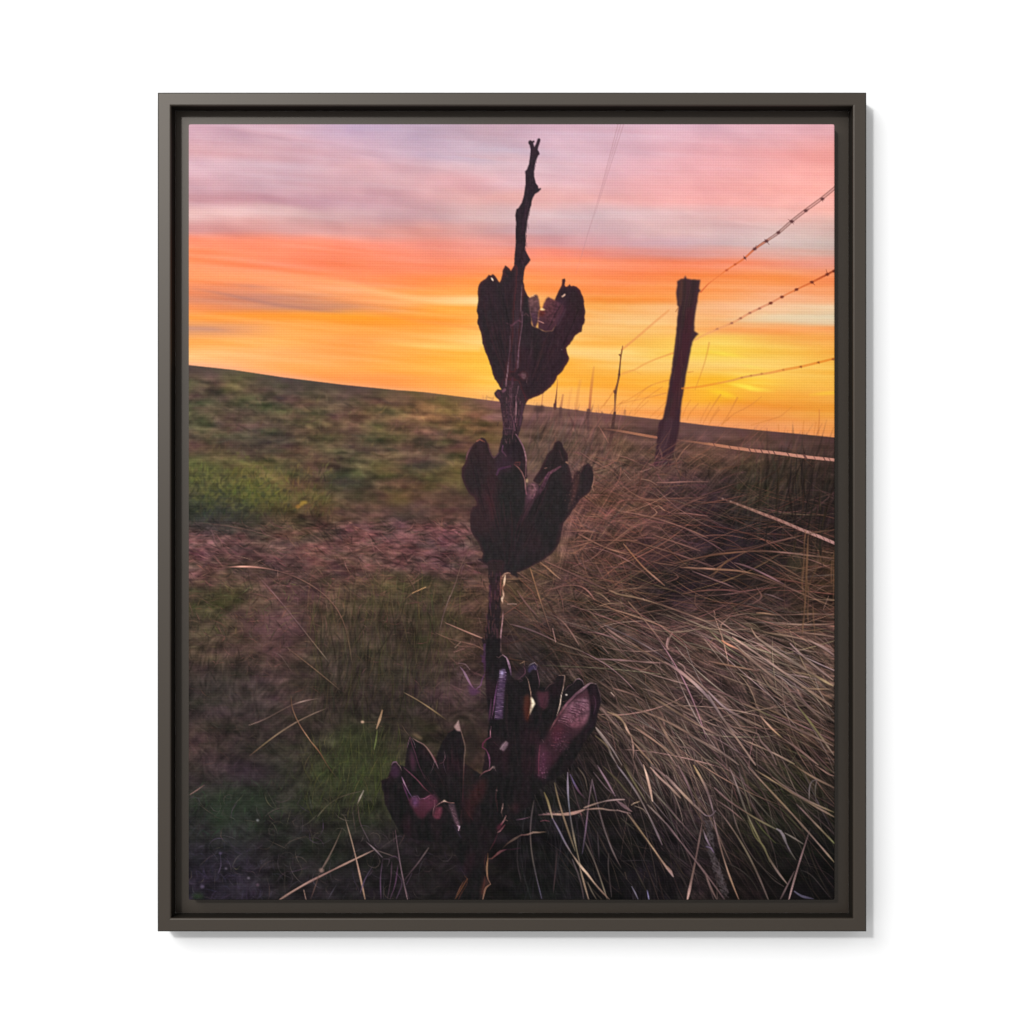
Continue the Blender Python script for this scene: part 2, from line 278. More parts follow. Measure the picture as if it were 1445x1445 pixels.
def comb(theta, length, sx, sy=None):
    """grain drawn out along a direction field: the lie of the grass"""
    n = noise(sx, sy or sx) if sx > 1.2 else rng.standard_normal((H, W)).astype(np.float32)
    acc = n.copy(); c, s_ = np.cos(theta), np.sin(theta)
    for sg in (-1, 1):
        px, py = XX-X0, YY-Y0
        for _ in range(length):
            i = np.clip(py, 0, H-1).astype(np.int32); j = np.clip(px, 0, W-1).astype(np.int32)
            px = px+sg*c[i, j]; py = py+sg*s_[i, j]
            acc += n[np.clip(py+.5, 0, H-1).astype(np.int32), np.clip(px+.5, 0, W-1).astype(np.int32)]
    acc = blur(acc, .6)
    return acc/acc.std()
def grain():
    """fine combed texture under the straws that are drawn singly"""
    R_ = np.clip((XX-735-np.clip((YY-700)*.1, 0, 60)*-1)/70, 0, 1)*np.clip((YY-(.118*(XX-745)+585))/40, 0, 1)
    low = np.radians(22+34*np.clip((YY-860)/260, 0, 1)-.035*(XX-950))
    hi = np.radians(-48+10*np.clip((XX-900)/200, -1, 1))
    mid = np.clip((YY-820)/70, 0, 1)
    w1, w2 = noise(60, 40), noise(45, 30)
    a1 = low*mid+hi*(1-mid)+np.radians(13)*w1
    a2 = low*mid+np.radians(18)*(1-mid)+np.radians(16)*w2-np.radians(14)*mid
    g1, g2, g3 = comb(a1, 22, 1), comb(a2, 18, 1), comb(a1+np.radians(9)*w2, 26, 2.6)
    t = np.maximum(g1, g2*.85)*.55+g1*.2+g3*.45
    t = (t-t.mean())/t.std()
    t = np.where(t > 0, t*1.15, t*.8)
    R_ = R_*np.clip(F.mean(2)/52, .35, 1)
    img[:] *= (1+(.25*R_*(.5+.5*mid)*t)[..., None]*np.array([1.04, 1, .97]))
    Lf = np.clip((735-XX)/40, 0, 1)
    ang = np.radians(8)+np.radians(16)*noise(16, 9)*np.clip((YY-640)/120, .15, 1)
    up = np.clip((YY-835)/40, 0, 1)*np.clip((1120-YY)/60, 0, 1)*np.clip(noise(60, 60)+.6, 0, 1)
    ang = ang*(1-up)+np.radians(-82)*up+np.radians(55)*noise(13, 13)*np.clip((YY-930)/120, 0, 1)
    h1, h2 = comb(ang, 5, 1.6), comb(ang, 6, 3.2)
    am = .02+.06*np.clip((YY-690)/60, 0, 1)
    below = ids != SKY
    img[:] *= (1+(am*Lf*below*(h1*.75+h2*.6))[..., None])
def straw(q, w, c, a=.9, s=.85, k=.74, under=.32):
    # one straw: never quite even in width or tone, darker along its underside
    q = smooth_line(q, 4.0); n = len(q); m = np.arange(-3, n+9, 4)
    wob = np.interp(np.arange(n), m, rng.uniform(.6, 1.15, len(m)))
    end = np.minimum(1, .45+np.minimum(np.arange(n), np.arange(n)[::-1])/5)
    ws = ramp(w, n)*k*wob*end
    cs = np.asarray(c, float); cs = ramp(cs, n) if cs.ndim == 2 else np.repeat(cs[None], n, 0)
    m = np.arange(-2, n+9, 4)
    cs = cs*np.array([1.05, 1.02, 1.03])*np.interp(np.arange(n), m, rng.uniform(.76, 1.16, len(m)))[:, None]
    if under and n > 5 and np.max(ws) > 1.3:
        stroke(q+np.array([-1.0, 1.4]), ws*1.1, cs*.36, under*np.asarray(ramp(a, n)), 1.4, raw=True)
    stroke(q, ws, cs, a, s, raw=True)
PALE = np.array([(176,146,132),(158,126,112),(142,112,98),(146,124,98),(128,102,92),(166,134,128),(120,92,80)], float)
RUST = np.array([(150,104,84),(136,92,76),(122,82,68),(130,92,80),(112,76,66),(146,108,92)], float)
def thatch(n, x0, x1, y0, y1, ang, sd, ln, w, pal, keep=None, bend=.16, ref=88, a=(.6, .95), lo=.42, hi=1.12):
    """loose straws lying over one another, each drawn on its own"""
    for _ in range(n):
        x = rng.uniform(x0, x1); y = rng.uniform(y0, y1)
        if keep is not None and not keep(x, y): continue
        th = math.radians(ang(x, y) if callable(ang) else ang)+rng.normal(0, math.radians(sd))
        Ln = rng.uniform(*ln)*.5; b = rng.normal(0, bend); p = []
        for t in (-1, -.5, 0, .5, 1):
            q = th+b*t*.5; p.append((x+Ln*t*math.cos(q)+rng.normal(0, .25), y+Ln*t*math.sin(q)+rng.normal(0, .25)))
        c = pal[rng.integers(len(pal))]*(1+rng.normal(0, .05, 3))
        f = [np.clip(S(*r).mean()/ref, lo, hi) for r in p]
        straw(p, (w[0]*.6, rng.uniform(*w), w[0]*.5), [c*k_ for k_ in f], rng.uniform(*a), .85, .9, .5)
def paint_left_ground():
    # blurred far scrub, then dry litter, then green growth low down
    tuft(260, 266, 700, 560, 690, lambda x, y: -75, 30, (5, 14), (2, 4), 1.1, (1.0, 1.0, .93), .35, 2.4)
    tuft(150, 266, 700, 560, 700, 8, 12, (10, 30), (2, 4.5), .8, (.95, .97, 1.02), .4, 2.6)
    for cx, cy, rx, ry, c in ((438,546,8,4.5,(56,52,46)),(694,588,14,5,(158,112,110)),(686,590,9,3,(150,106,104)),(300,660,30,14,(86,87,54)),(345,672,28,18,(92,93,52)),(375,705,24,14,(88,90,46)),(330,694,34,16,(80,86,46)),(285,690,16,16,(90,94,54)),(545,663,16,10,(106,98,58)),(640,668,22,16,(98,92,50)),(560,703,22,9,(104,94,48)),(515,700,22,9,(66,76,42)),(480,676,22,12,(50,60,46)),(690,650,24,20,(84,66,56)),(395,665,16,14,(92,90,56)),(310,735,50,16,(44,48,48)),(370,740,40,12,(56,54,46)),(575,722,36,12,(68,54,56)),(625,702,26,9,(72,60,52)),(365,622,18,7,(58,58,52)),(600,655,30,9,(66,56,58)),(350,783,22,12,(68,54,56)),(410,790,30,12,(64,52,54)),(430,838,26,12,(78,58,64)),(322,838,24,12,(64,70,38)),(570,822,44,12,(68,70,42)),(630,826,20,12,(62,68,40)),(480,805,14,16,(60,48,48)),(345,1132,40,18,(36,52,38)),(310,1150,16,26,(36,56,36)),(505,1070,34,44,(44,50,35)),(598,905,10,14,(60,70,38)),(390,885,50,30,(90,62,72)),(360,1090,36,16,(54,42,56))):
        spot(cx, cy, rx, ry, c, .38, min(rx, ry)*.5)
    for _ in range(520):
        x, y = rng.normal(325, 46), rng.normal(692, 18)
        if x < 268 or y > 728: continue
        up_ = rng.uniform(0, 1) < .55-(y-690)/90
        spot(x, y, rng.uniform(1.5, 4), rng.uniform(1.2, 3), (np.array((100,104,58)) if up_ else np.array((46,52,44)))*rng.uniform(.85, 1.15), rng.uniform(.25, .6), 1.0)
    for _ in range(420):
        x, y = rng.uniform(268, 690), rng.uniform(560, 735)
        if y < .118*(x-266)+528: continue
        c_ = S(x, y); spot(x, y, rng.uniform(2.5, 7), rng.uniform(1.2, 2.8), c_*(rng.uniform(1.1, 1.3) if rng.uniform() < .5 else rng.uniform(.66, .85))*np.array([1.03, 1, .95]), rng.uniform(.25, .5), 1.3)
    tuft(420, 266, 470, 655, 735, -70, 28, (6, 17), (1.5, 3.4), 1.12, (.98, 1.04, .82), .38, 1.8, keep=lambda x, y: y < 735-.05*(x-266))
    tuft(120, 266, 470, 660, 740, -75, 30, (6, 16), (1.5, 3), .72, (.9, .98, 1), .45, 1.8)
    tuft(760, 266, 690, 735, 830, 8, 28, (6, 24), (1, 2.4), 1.36, (1.05, .98, .99), .45, 1.3)
    tuft(420, 266, 690, 735, 850, 8, 35, (8, 24), (1.5, 3.4), .6, (.95, .95, 1), .45, 1.6)
    tuft(520, 266, 690, 825, 950, 20, 60, (6, 22), (1, 2.2), 1.22, (1.04, 1, .96), .42, 1.2)
    tuft(260, 266, 690, 825, 960, -80, 35, (8, 30), (1.2, 2.6), .72, (.9, 1, .95), .45, 1.5)
    tuft(200, 430, 640, 830, 1000, -84, 14, (25, 75), (1.2, 2.4), 1.16, (.98, 1.05, .86), .4, 1.5, bend=.15)
    tuft(150, 440, 620, 850, 1010, -86, 12, (25, 80), (1.4, 3), .74, (.92, 1, .92), .5, 1.6, bend=.15)
    tuft(420, 266, 640, 950, 1130, 30, 70, (8, 26), (.9, 2), 1.22, (1.02, 1.02, .95), .38, 1.3)
    tuft(150, 480, 560, 1030, 1130, -82, 14, (14, 44), (1.3, 2.6), 1.06, (.97, 1.03, .88), .36, 1.3, bend=.2)
    tuft(240, 400, 560, 1060, 1160, -70, 40, (10, 34), (1, 2.2), 1.2, (.98, 1.03, .86), .4, 1.3, bend=.6)
    tuft(160, 266, 400, 1100, 1180, -80, 40, (8, 24), (1, 2.4), 1.2, (.85, 1.15, .9), .4, 1.5)
    tuft(300, 266, 640, 1130, 1270, 0, 80, (8, 30), (.9, 1.8), 1.35, (1, .98, 1.1), .32, 1.2, bend=.8)
    thatch(160, 266, 660, 1120, 1272, lambda x, y: rng.uniform(0, 180), 30, (12, 46), (.8, 1.7), np.array([(104,98,112),(92,88,84),(110,104,96),(88,78,104),(96,96,80)], float), ref=44, lo=.5, hi=1, a=(.3, .7), bend=1.2, keep=lambda x, y: y > 1150 or x < 520)
    GREEN = np.array([(88,94,56),(74,84,48),(98,98,66),(84,84,60),(66,78,44)], float)
    thatch(230, 440, 650, 825, 1010, -84, 9, (24, 80), (.8, 1.6), GREEN*np.array([1.04, .97, 1.0]), ref=60, lo=.5, hi=1.05, a=(.12, .5), bend=.3)
    thatch(170, 430, 580, 1035, 1150, -80, 14, (16, 50), (.8, 1.6), GREEN*np.array([.94, .97, .88]), ref=50, lo=.5, hi=1.1, a=(.35, .8), bend=.3)
    thatch(90, 270, 420, 820, 900, -60, 40, (8, 26), (.8, 1.6), GREEN, ref=62, lo=.5, hi=1.1, a=(.3, .7), bend=.4)
    thatch(330, 266, 690, 735, 985, lambda x, y: rng.choice([4, 14, -12, 35, -40, 70]), 16, (7, 30), (.7, 1.4), np.array([(146,108,100),(128,92,84),(150,116,108),(112,94,78),(132,100,92)], float), ref=76, lo=.5, hi=1.1, a=(.35, .85), bend=.6)
    thatch(120, 266, 690, 740, 900, lambda x, y: rng.choice([5, 20, -15, 50]), 14, (10, 36), (.8, 1.8), np.array([(140,104,98),(126,92,84),(150,112,104),(116,96,78)], float), ref=84, lo=.6, hi=1.05, a=(.3, .7), bend=.5)
    tuft(110, 266, 420, 1190, 1270, -60, 50, (6, 22), (1, 2.2), 1.7, (1, .97, 1.12), .4, 1.3)
def paint_right_ground():
    ok = lambda x, y: x > 735 or y > 830
    tuft(130, 745, 880, 585, 660, -62, 14, (22, 60), (1.2, 2.6), 1.12, (1.04, 1, .96), .35, 1.6, bend=.12)
    tuft(120, 745, 860, 585, 660, -75, 16, (14, 40), (2, 4.5), .78, (.96, .97, 1.03), .4, 2.2)
    tuft(260, 860, 1178, 608, 720, -42, 16, (25, 80), (1, 2.2), 1.15, (1.06, .97, .93), .36, 1.3, bend=.25, keep=lambda x, y: x < 1080 or y > 640)
    tuft(160, 1040, 1178, 625, 760, -78, 10, (25, 70), (1.5, 4), 1.1, (.96, 1.02, .92), .4, 2.0, bend=.15)
    tuft(160, 1040, 1178, 640, 800, -80, 12, (25, 80), (2, 5), .72, (.97, 1, 1), .5, 2.0, bend=.15)
    tuft(380, 805, 990, 640, 800, lambda x, y: rng.choice([-55, -20, 15, 35]), 14, (14, 52), (1, 2.2), 1.2, (1.08, .96, .94), .42, 1.1)
    tuft(260, 805, 1000, 650, 820, lambda x, y: rng.choice([-60, 10, 30]), 16, (12, 44), (1.5, 3.2), .68, (.98, .97, 1.0), .5, 1.3)
    tuft(170, 900, 1178, 690, 860, lambda x, y: rng.choice([-22, 14, 26]), 9, (50, 150), (1, 2.2), 1.4, (1.08, .97, .95), .4, 1.1)
    tuft(200, 720, 900, 790, 940, lambda x, y: rng.choice([25, 45, 65, -30]), 14, (20, 80), (1, 2.4), 1.3, (1.05, 1, .93), .5, 1.1)
    tuft(160, 720, 900, 790, 950, lambda x, y: rng.choice([20, 60]), 18, (14, 50), (2, 4), .66, (.96, .98, .98), .5, 1.4)
    low = lambda x, y: 22+34*np.clip((y-860)/260, 0, 1)-.035*(x-950)
    edge = lambda x, y: x > 845-(y-900)*.35 or y > 1060 and x > 775
    tuft(260, 840, 1178, 860, 1100, low, 12, (30, 110), (2, 5), .6, (.98, .98, 1.0), .5, 1.4, bend=.25, keep=edge)
    tuft(60, 850, 1178, 860, 1010, low, 11, (50, 150), (1.1, 2.6), 1.28, (1.05, .97, .96), .4, 1.1, bend=.3, keep=edge)
    tuft(160, 840, 1178, 860, 1120, low, 13, (14, 60), (.9, 2.1), 1.25, (1.05, .97, .97), .4, 1.0, bend=.35, keep=edge)
    tuft(70, 800, 1178, 1000, 1200, low, 9, (70, 190), (1.2, 3), 1.45, (1.04, .98, .97), .5, 1.1, bend=.22, keep=edge)
    tuft(60, 780, 1178, 1090, 1275, lambda x, y: low(x, y)+8, 10, (60, 170), (1.2, 2.8), 1.7, (1.03, .99, 1), .42, 1.1, bend=.2)
    tuft(80, 1040, 1178, 1080, 1220, lambda x, y: 42, 12, (30, 110), (1.2, 2.6), 1.3, (.95, 1.08, .76), .4, 1.2, bend=.2)
    thatch(80, 800, 1178, 640, 790, lambda x, y: rng.choice([-55, -35, -12, 12, 30]), 9, (22, 80), (.8, 1.6), RUST, keep=lambda x, y: y > 668 or x > 850, ref=92, a=(.4, .8))
    thatch(120, 880, 1178, 700, 880, lambda x, y: rng.choice([-24, -8, 12, 28]), 7, (60, 170), (1, 2), RUST, ref=66, lo=.62, hi=1.0, a=(.5, .85), bend=.16)
    thatch(150, 720, 900, 790, 950, lambda x, y: rng.choice([20, 40, 58, -25]), 10, (26, 90), (1, 2.2), RUST, ref=84, a=(.45, .85))
    thatch(170, 840, 1178, 865, 1130, low, 13, (24, 90), (.9, 2.0), PALE*.9, keep=edge, ref=88, a=(.4, .85), bend=.2)
    thatch(330, 790, 1178, 860, 1240, low, 17, (18, 110), (.7, 1.4), PALE, keep=edge, ref=82, a=(.35, .8), bend=.3)
    thatch(120, 840, 1178, 850, 1200, lambda x, y: rng.uniform(-30, 90), 20, (10, 60), (.7, 1.3), PALE, keep=edge, ref=82, a=(.35, .8), bend=.7)
    thatch(85, 850, 1178, 880, 1180, low, 10, (80, 190), (1.3, 2.8), PALE, keep=edge, ref=86, a=(.6, .95), bend=.14)
    thatch(48, 820, 1178, 1080, 1270, lambda x, y: low(x, y)+10, 9, (60, 180), (1.2, 2.6), PALE*.86, keep=edge, ref=62, lo=.45, a=(.5, .9), bend=.18)
    thatch(95, 850, 1178, 865, 1150, low, 24, (60, 190), (1.1, 2.2), PALE*1.1, keep=edge, ref=80, lo=.55, hi=1.15, a=(.55, .95), bend=.25)
    thatch(60, 850, 1178, 720, 890, lambda x, y: rng.choice([-30, -12, 8, 26, 40]), 12, (60, 170), (1, 1.9), RUST*1.16, ref=66, lo=.75, hi=1.1, a=(.5, .9), bend=.3)
    thatch(46, 1070, 1178, 668, 780, -84, 8, (24, 84), (1.4, 3), np.array([(50,38,33),(44,34,32),(62,48,38)], float), ref=60, lo=.9, hi=1.1, a=(.4, .8), bend=.15)
    tuft(40, 730, 830, 1080, 1270, 82, 12, (50, 150), (1.2, 2.2), 2.0, (1.05, 1, 1.1), .35, 1.2, bend=.2)
# ------------------------------------------------------------------ fence and wires in the picture
def barb(x, y, r, col, a=.9, pid=None, sp=()):
    spot(x, y, r*1.15, r*.85, col, a, .6, pid)
    for dx, dy in sp: stroke([(x-dx*.3, y-dy*.3), (x+dx, y+dy)], (1.3, .7), col, a*.7, .8, pid)
def paint_wires_sky():
    zr = Z(720, 170, 3.141)
    for l in (((478,15),(440,160),(395,330),(350,480),(312,610),(290,680)), ((503,15),(425,260),(380,400),(345,500),(318,600)), ((490,15),(432,215),(388,365))):
        stroke(zr(*l), 1.1, (172,128,134), (.5,.42,.3,.22,.12), 1.0)
    zq = Z(840, 470, 8.028); LW = [zq((830,-255),(650,-105),(480,42),(300,190)), zq((885,225),(700,290),(560,350),(450,420),(290,470))]
    stroke(zq((830,-255),(650,-105),(480,42),(300,190)), 3.2, (232,146,84), (.45,.5,.55,.6), 1.7, None)
    stroke(zq((885,225),(700,290),(560,350),(450,412),(290,470)), 2.6, (236,158,80), (.75,.62,.56,.52,.5), 1.6, None)
    stroke(zq((845,530),(740,555),(640,590),(560,640),(450,760),(380,850)), 2.2, (222,140,62), (.5,.4,.36,.34,.3,.1), 1.5)
    stroke(zq((800,680),(620,725),(480,755),(330,790),(200,820),(60,830)), 1.8, (214,136,66), (.6,.4,.4,.4,.3,.2), 1.5)
    zt = Z(1000, 440, 8.028)
    # weed stems standing up into the sky
    for p, w, a in ((zt((1252,1105),(1254,1200),(1246,1300),(1238,1400)), (1,2,2.6), .8), (zt((1215,1250),(1205,1320),(1190,1390)), 1.5, .55), (zt((1078,1235),(1070,1320),(1062,1400)), (1,2.4), .6), (zt((790,1280),(792,1350)), 2, .45),
                    (zt((940,1078),(880,1130),(820,1180),(700,1220),(480,1285)), (1,2,1.6,1), .5), (zt((600,960),(500,1040),(400,1100),(280,1160),(210,1230)), (1,1.8,1.8), .5), (zt((325,975),(280,1060),(220,1170),(150,1275)), (2.5,1.8,1.6), .55), (zt((135,940),(60,1050),(0,1150),(-60,1260)), (2.5,1.8,1.6), .5), (zt((120,1110),(60,1180),(20,1250)), (2.4,1.6), .45), (zt((230,1200),(190,1240),(150,1280)), 2.4, .5),
                    (zq((1290,110),(1275,190),(1240,330),(1190,480),(1130,640)), (2.6,2,1.4), .42), (zq((1055,445),(1110,435)), (2,1), .6),
                    (zq((235,600),(180,700),(100,820)), 1.6, .6), (zq((640,590),(520,660),(400,740),(280,800)), 1.6, .4), (zq((760,610),(640,690),(540,770),(450,880)), 1.5, .45), (zq((800,780),(720,860),(620,950)), 1.5, .4), (zq((600,770),(500,860),(440,930)), 1.5, .4), (zq((320,760),(200,880),(120,960)), 1.4, .4), (zq((1165,800),(1080,900),(1040,980)), 1.8, .45), (zq((1300,790),(1220,930),(1190,1010)), 1.8, .4), (zq((1080,760),(1020,860),(985,960)), 1.6, .4), (zq((1400,840),(1320,960),(1290,1040)), 1.8, .4), (zq((520,470),(420,420),(300,450)), 1.4, .2), (zq((130,760),(60,860)), 1.5, .4), (zq((870,800),(760,900),(700,960)), 1.5, .4)):
        stroke(p, w, (206,124,58), a*.8, 1.4)
    # faint far posts, then nearer ones
    zz = Z(740, 480, 8.028)
    stroke(zz((632,465),(608,600),(585,790)), 4.2, (214,140,76), (.25,.4,.5), 2.5, None)
    stroke(zz((535,540),(515,640),(497,760)), 3.4, (222,150,84), (.2,.35,.4), 2.5)
    stroke(zz((437,620),(425,690),(410,790)), (2.5,3.4,3.6), (176,112,76), (.5,.7,.8), 1.6, None)
    stroke(zz((377,440),(368,560),(358,660),(345,760)), (1.2,1.5,2.2,4), [(206,140,74),(170,104,62),(130,76,56),(92,56,50)], (.7,.9,1,1), 1.0, None)
    stroke(zz((208,620),(200,700),(196,745)), 1.8, (190,124,84), .6, 1.2)
    stroke(zz((787,305),(772,420),(752,600),(737,790)), (2.4,4.2,3.6,3.6), [(222,150,72),(216,136,62),(206,124,70),(170,100,72)], (.5,.8,.8,.95), 1.6, None)
def paint_wires():
    zs = Z(1000, 250, 8.028); zp = Z(900, 370, 8.028); zt = Z(1000, 440, 8.028); zu = Z(1000, 580, 8.028); zf = Z(1000, 740, 8.028); zq = Z(840, 470, 8.028)
    w1 = zs((1450,105),(1290,235),(1100,375),(940,500),(790,630),(650,725),(520,815),(410,915),(300,990),(200,1055),(100,1130),(-10,1215))+zp((715,338))
    n = np.array([.6, .8])
    cols = [(150,98,92)]*4+[(146,104,98)]*3+[(170,92,66),(212,106,62),(230,116,66),(236,124,68),(238,128,70),(214,100,58)]
    stroke(w1, (4.0,3.6,3.4,3.2,3,2.6,2.2,2,2.2), [(208,150,142)]*4+[(184,144,138)]*3+[(200,110,80),(228,118,66),(238,126,66),(242,130,72),(242,130,72),(220,110,60)], .75, 1.0, None)
    for s in (-1, 1):
        stroke([(x+s*n[0]*max(.0, min(1.75, (x-1010)/55)), y+s*n[1]*max(.0, min(1.75, (x-1010)/55))) for x, y in w1], 1.2, cols, (.9,.9,.9,.85,.8,.7,.5), .9, None)
    for (px, py), sp in (((1288,247),((.5,4),(3,-1))), ((1100,380),((4,-3),)), ((940,502),((-5,-3),(4,1),(3,4))), ((790,628),((3,-4),)), ((655,725),((-3,-3),(4,5),(-5,1))), ((522,812),((2,-5),(-4,2),(5,-5))), ((410,915),((-2,-3),(2,3))), ((300,988),((4,-2),)), ((203,1055),((3,-2),))):
        x, y = zs((px, py))[0]; barb(x, y, 2.5 if px > 500 else 1.8, (92,52,54) if px > 350 else (190,84,50), .85, None, sp)
    w2 = zs((1440,1050),(1345,1100),(1170,1190),(1000,1270),(830,1355),(700,1425))+zp((1260,580),(1160,640),(1060,690),(900,760),(760,820),(645,882))
    stroke(w2, (3,3,2.6,2.6,2.8,3,3.2,3.4,3.6,3.4,3), [(170,80,42),(190,84,42),(214,104,54),(224,116,60),(226,128,78),(216,136,100),(222,140,104),(226,146,104),(234,156,104),(238,162,106),(240,166,104),(236,160,100)], (.9,.9,.85,.8,.75,.7,.7,.65,.6,.6,.55,.5), 1.0, None)
    for (px, py), sp in (((1345,1100),((-2,-7),(-4,3),(5,-3))), ((1170,1190),((-3,-1),(4,4))), ((995,1273),((3,-2),(-3,3))), ((830,1357),((3,-1),)), ((703,1427),((3,-1),(-4,3))), ((1420,1065),((2,-3),))):
        x, y = zs((px, py))[0]; barb(x, y, 2.4, (112,46,34), .9, None, sp)
    for px, py in ((1380,525),(1270,575),(1165,635),(1065,690),(900,755)):
        x, y = zp((px, py))[0]; barb(x, y, 1.9, (150,92,74), .7 if px > 1000 else .35, None, ((-4, 2),))
    w3 = zt((1440,525),(1240,575),(1040,622),(850,657),(700,690),(500,722),(380,745),(250,780),(0,830),(-120,850),(-300,868))
    stroke(w3, (3,3.4,3.4,3.6,3.4,3,3,3,3.2,3.2,2.6), [(232,136,44),(236,144,48),(236,146,58),(236,150,60),(236,154,76),(222,150,84),(216,146,82),(234,158,72),(240,150,48),(238,144,46),(230,136,50)], (.9,.9,.85,.85,.8,.8,.75,.7,.75,.7,.6), 1.3, None)
    for px, py in ((1410,537),(1245,573),(1045,622),(845,658),(600,700),(480,722),(375,745)):
        x, y = zt((px, py))[0]; barb(x, y, 1.6, (150,84,40), .8 if px > 900 else .4, None, ((-3, 1), (1, 2)) if px > 900 else ())
    # the two lower wires catch light against the dark ground
    w4 = zq((110,1088),(260,1106),(430,1136),(690,1182))
    stroke(w4, (2.2,3.2,3.4,3.6), [(128,84,70),(160,106,84),(180,118,88),(168,106,84)], (.5,.85,.9,.9), 1.0, None)
    stroke(zq((930,1210),(1130,1236),(1320,1262))+zu((0,372),(220,407),(460,441),(600,457),(740,471),(890,491),(1080,517),(1440,556)), (1.8,2.6,3.2,3.8,4.2,4.2,4.2,4.3,4.3,4.2,4.2), [(128,84,74),(150,98,78),(176,116,86),(186,122,94),(190,126,100),(192,128,104),(196,134,114),(200,138,118),(200,140,120),(200,138,120),(196,138,122)], (.4,.7,.9,.95,1,1,1,1,1,1,1), .9, None)
    for px, py in ((60,380),(240,410),(340,424),(465,441),(530,450),(600,456),(680,464),(742,471),(900,490),(1000,506),(1092,518),(1200,531),(1312,545),(1370,550)):
        x, y = zu((px, py))[0]; d = rng.uniform(.35, .6) if px not in (465,600,742,900,1092,1312) else .85
        stroke([(x-1.2, y-2.2), (x+1.3, y+2.2)], 1.5 if px != 1092 else 3.4, (96,62,58), d, .8, None)
    w5 = zu((70,955),(160,995),(250,1027),(450,1102),(620,1168),(800,1237),(1000,1322),(1110,1368))+zf((1180,108),(1300,158),(1440,218))
    stroke(w5, (1.6,2.6,3,3.6,4,4,4,4.2,4.2,4.2), [(96,70,62),(122,86,74),(140,100,84),(152,110,94),(164,118,104),(158,110,98),(170,122,110),(168,122,112),(186,138,128),(184,136,128),(178,130,126)], (.3,.6,.8,.85,.9,.9,.9,.9,1,1,1), 1.0, None)
    for k_, (l_, w_) in enumerate(((w1, 5), (w2, 4.5), (w3, 4.5), (w4+zq((930,1210),(1130,1236),(1320,1262))+zu((0,372),(220,407),(460,441),(740,471),(1080,517),(1440,556)), 5), (w5, 5))): mark(l_, w_, WIRES[k_])
    q = smooth_line(w5, 4.6)
    for i, (x, y) in enumerate(q[2:-1]):
        stroke([(x-.9, y-2.1), (x+1.5, y+2.0)], 1.1, (112,76,72), .7 if i % 2 else .3, .8, None)
        if i % 2 == 0: spot(x, y-.4, 1.3, .9, (226,176,160), .6, .7)
